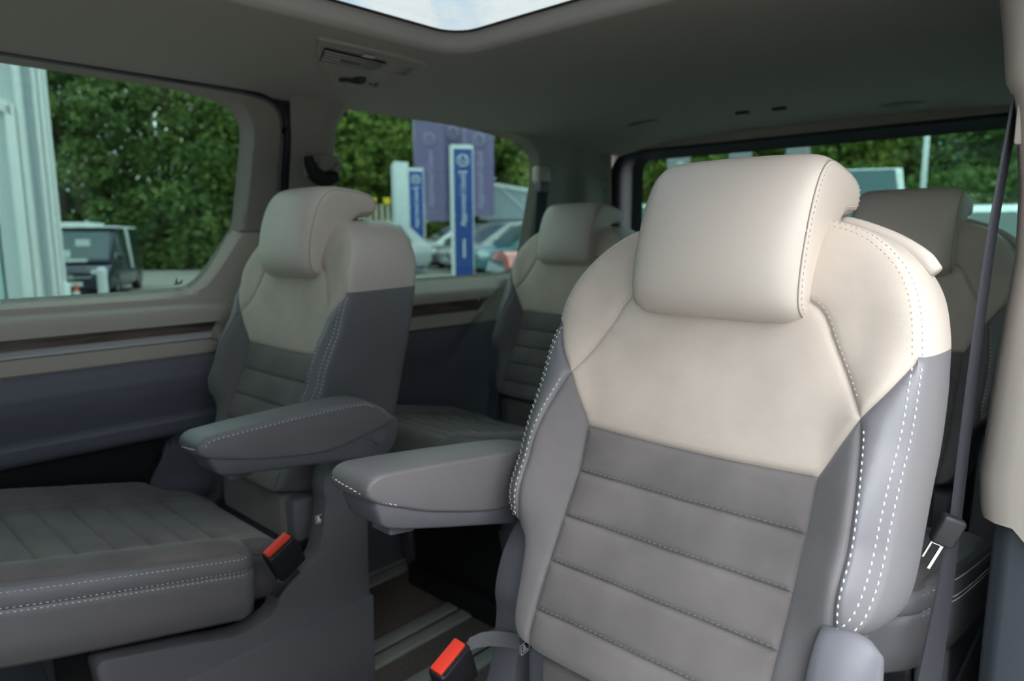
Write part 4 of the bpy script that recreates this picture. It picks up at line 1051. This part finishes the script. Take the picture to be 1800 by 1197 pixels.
for px_, d_, lb in ((1184, 34, 'grey feather flag with a white emblem at the corner of the rear window'), (1288, 36, 'plain grey feather flag behind the bright headrest'), (1385, 36, 'plain grey feather flag between the bright headrest and the lamp post')):
    flag(px_, d_, 1.0, 1.0, 6.6, lb, 'flag_grey', 'sign_ink', text=(px_ < 1200))
# lamp post behind
p, a = ahead(1600, 26); Lp = empty('lamp_post', p); tag(Lp, 'slim pale lamp post standing among the trees behind the van', 'lamp post')
obj('post', *tube([(0, 0, 0), (0, 0, 3), (0, 0, 7.5)], [.10, .09, .06], 10), 'steel_pole', Lp)
obj('lamp_head', *bbox_b(-.15, .9, -.12, .12, 7.45, 7.60, .04), 'steel_pole', Lp, auto=40)
# fence with yellow caps
p, a = ahead(690, 29.0); p.z = 0.0; Fe = empty('fence', p, a - math.pi / 2); tag(Fe, 'pale paling fence with yellow capped posts below the hedge', 'fence')
for k in range(12): obj('paling', *bbox_b(-1.3 + k * .24, -1.3 + k * .24 + .15, -.03, .03, 0, 2.35, .01, 1), 'timber_pale', Fe, smooth=False)
for z in (.5, 1.6): obj('fence_rail', *box(-1.4, 1.6, .03, .09, z, z + .12), 'timber_pale', Fe, smooth=False)
for x in (-.62, -.05, .52): obj('post_cap', *bbox_b(x - .14, x + .14, -.10, .10, 2.34, 2.60, .02), 'yellow', Fe, auto=40)
# grey pitched roof building
p, a = ahead(925, 36.0); p.z = 0.0; Gb = empty('shed', p, a - math.pi / 2 + math.radians(-25)); tag(Gb, 'grey building with a steep pitched roof beyond the parked cars', 'building')
obj('wall', *box(-2.2, 3.5, 0, 5, 0, 2.3), 'cladding_blue', Gb, smooth=False)
obj('roof', *prism([(-2.5, 3.75), (3.8, 2.6), (3.8, 1.9), (-2.5, 1.9)], -.4, 5.4, 'y'), 'cladding_blue', Gb, smooth=False)
obj('roof_verge', *prism([(-2.6, 3.95), (3.9, 2.78), (3.9, 2.6), (-2.6, 3.75)], -.5, -.3, 'y'), 'sign_white', Gb, smooth=False)
for q0, q1 in (((-1.2, 3.5), (.6, 1.9)), ((.3, 3.1), (2.2, 1.8))): obj('roof_brace', *tube([(q0[0], -.45, q0[1]), (q1[0], -.45, q1[1])], .05, 6), 'cladding', Gb)
# low brick wall behind the dark van
p, a = ahead(325, 43.5); Bw = empty('garden_wall', p, a - math.pi / 2); tag(Bw, 'red brick wall glimpsed through the hedge behind the dark van', 'wall')
obj('brick_body', *box(-4, 4, 0, .3, 0, 2.6), 'brick_red', Bw, smooth=False); obj('coping', *box(-4.05, 4.05, -.05, .35, 2.6, 2.7), 'cladding', Bw, smooth=False)

# trees
def crown_mesh(name, w, h, z0, nl, seed, m, leaf=.30):
    R = np.random.RandomState(seed)
    nb_ = 40; cb = np.stack([R.uniform(-w * .42, w * .42, nb_), R.uniform(-w * .34, w * .34, nb_), z0 + (h - z0) * R.uniform(0.06, .93, nb_)], 1)
    taper = np.interp((cb[:, 2] - z0) / (h - z0), [0, .5, 1], [1.0, 1.0, .55]); cb[:, 0] *= taper; cb[:, 1] *= taper
    rb = R.uniform(.11, .23, nb_) * w
    k = R.randint(0, nb_, nl); d = R.normal(size=(nl, 3)); d /= np.linalg.norm(d, axis=1)[:, None]
    c = cb[k] + d * (rb[k] * R.uniform(.55, 1.0, nl) ** .6)[:, None]
    c[:, 2] = np.maximum(c[:, 2], z0 * .6 + .1)
    u = R.normal(size=(nl, 3)); u /= np.linalg.norm(u, axis=1)[:, None]; w_ = np.cross(u, R.normal(size=(nl, 3))); w_ /= np.linalg.norm(w_, axis=1)[:, None]
    s = (leaf * R.uniform(.6, 1.3, nl) / 2)[:, None]
    V = np.stack([c - u * s * 1.3, c + w_ * s * .8, c + u * s * 1.3, c - w_ * s * .8], 1).reshape(-1, 3)
    Fc = np.arange(nl * 4).reshape(-1, 4)
    me = bpy.data.meshes.new(name); me.vertices.add(len(V)); me.vertices.foreach_set('co', V.ravel().astype(np.float32))
    me.loops.add(nl * 4); me.loops.foreach_set('vertex_index', Fc.ravel().astype(np.int32)); me.polygons.add(nl)
    me.polygons.foreach_set('loop_start', (np.arange(nl) * 4).astype(np.int32)); me.polygons.foreach_set('loop_total', np.full(nl, 4, np.int32))
    me.update(calc_edges=True); me.materials.append(MATS[m]); me.validate()
    return me
def trunk_mesh(h, seed):
    R = random.Random(seed); bits = [tube([(0, 0, 0), (.1, .05, h * .3), (-.05, .1, h * .6), (.05, 0, h * .85)], [.26, .2, .13, .04], 8)]
    for k in range(6):
        z = h * R.uniform(.25, .65); t = R.uniform(0, 6.28); r = h * R.uniform(.14, .22)
        bits.append(tube([(0, 0, z), (r * .6 * math.cos(t), r * .6 * math.sin(t), z + r * .5), (r * math.cos(t), r * math.sin(t), z + r * 1.1)], [.09, .06, .02], 6))
    return new_mesh('trunk', *merge(*bits), 'bark')
CR = {k: (crown_mesh('crown', w, h, z0, n, sd, m, lf), trunk_mesh(h, sd)) for k, (w, h, z0, n, sd, m, lf) in dict(
    dark=(7.5, 13, .4, 7500, 1, 'leaf_dark', .26), mid=(7, 12, .8, 9500, 2, 'leaf_mid', .27), yellow=(6.5, 10, 1.0, 9500, 3, 'leaf_yellow', .27), open=(7, 11.5, 1.5, 3200, 4, 'leaf_dark', .26), shrub=(5, 4.2, .1, 5000, 5, 'leaf_dark', .28)).items()}
TK = dict(dark='dense dark green', mid='mid green', yellow='yellowish green', open='sparse gappy', shrub='low dark')
def tree(kind, px, dist, label, group, sc=1.0):
    label = TK[kind] + ' ' + label
    p, a = ahead(px, dist); t = empty('leafy_shrub' if kind == 'shrub' else 'leafy_tree', p, rng.uniform(0, 6.28)); t.scale = (sc, sc, sc * rng.uniform(.92, 1.08))
    tag(t, label, 'shrub' if kind == 'shrub' else 'tree', group)
    o = link('crown', CR[kind][0], t); o['kind'] = 'stuff'
    link('trunk', CR[kind][1], t)
gL = 'hedge trees beyond the parked van'
for px_, d_, k in ((60, 46, 'dark'), (140, 44, 'dark'), (215, 46, 'dark'), (290, 45, 'open'), (350, 43, 'open'), (410, 44, 'mid'), (470, 45, 'dark'), (160, 55, 'open'), (300, 56, 'open'), (440, 55, 'dark')):
    tree(k, px_, d_, 'tree in the hedge line behind the parked dark van', gL)
for px_, d_ in ((270, 42), (345, 41), (415, 42)):
    tree('shrub', px_, d_, 'shrub along the tarmac edge behind the parked dark van', 'shrubs along the tarmac edge')
gQ = 'trees behind the purple flags'
for px_, d_, k in ((540, 42, 'mid'), (610, 40, 'mid'), (665, 42, 'yellow'), (720, 41, 'mid'), (790, 44, 'dark'), (860, 44, 'mid'), (920, 43, 'mid'), (980, 45, 'dark'), (630, 52, 'dark'), (700, 53, 'dark'), (780, 54, 'dark'), (880, 54, 'dark'), (950, 55, 'dark'), (1040, 48, 'mid')):
    tree(k, px_, d_, 'tree rising behind the purple flags and parked cars', gQ)
gR = 'trees behind the rear window'
for px_, d_, k in ((1110, 47, 'mid'), (1170, 46, 'yellow'), (1230, 48, 'yellow'), (1290, 46, 'mid'), (1350, 48, 'dark'), (1420, 46, 'mid'), (1480, 47, 'yellow'), (1540, 48, 'mid'), (1610, 46, 'open'), (1675, 48, 'open'), (1745, 47, 'dark'), (1800, 47, 'dark'), (1140, 57, 'dark'), (1240, 58, 'dark'), (1330, 57, 'dark'), (1440, 58, 'dark'), (1530, 57, 'dark'), (1640, 60, 'open'), (1790, 58, 'dark')):
    tree(k, px_, d_, 'tree in the row behind the rear window and lamp post', gR)
for px_, d_ in ((1200, 43), (1330, 43), (1460, 43), (1590, 43), (1700, 43), (1790, 43)):
    tree('shrub', px_, d_, 'shrub at the foot of the trees behind the rear window', 'shrubs behind the rear window', 1.1)
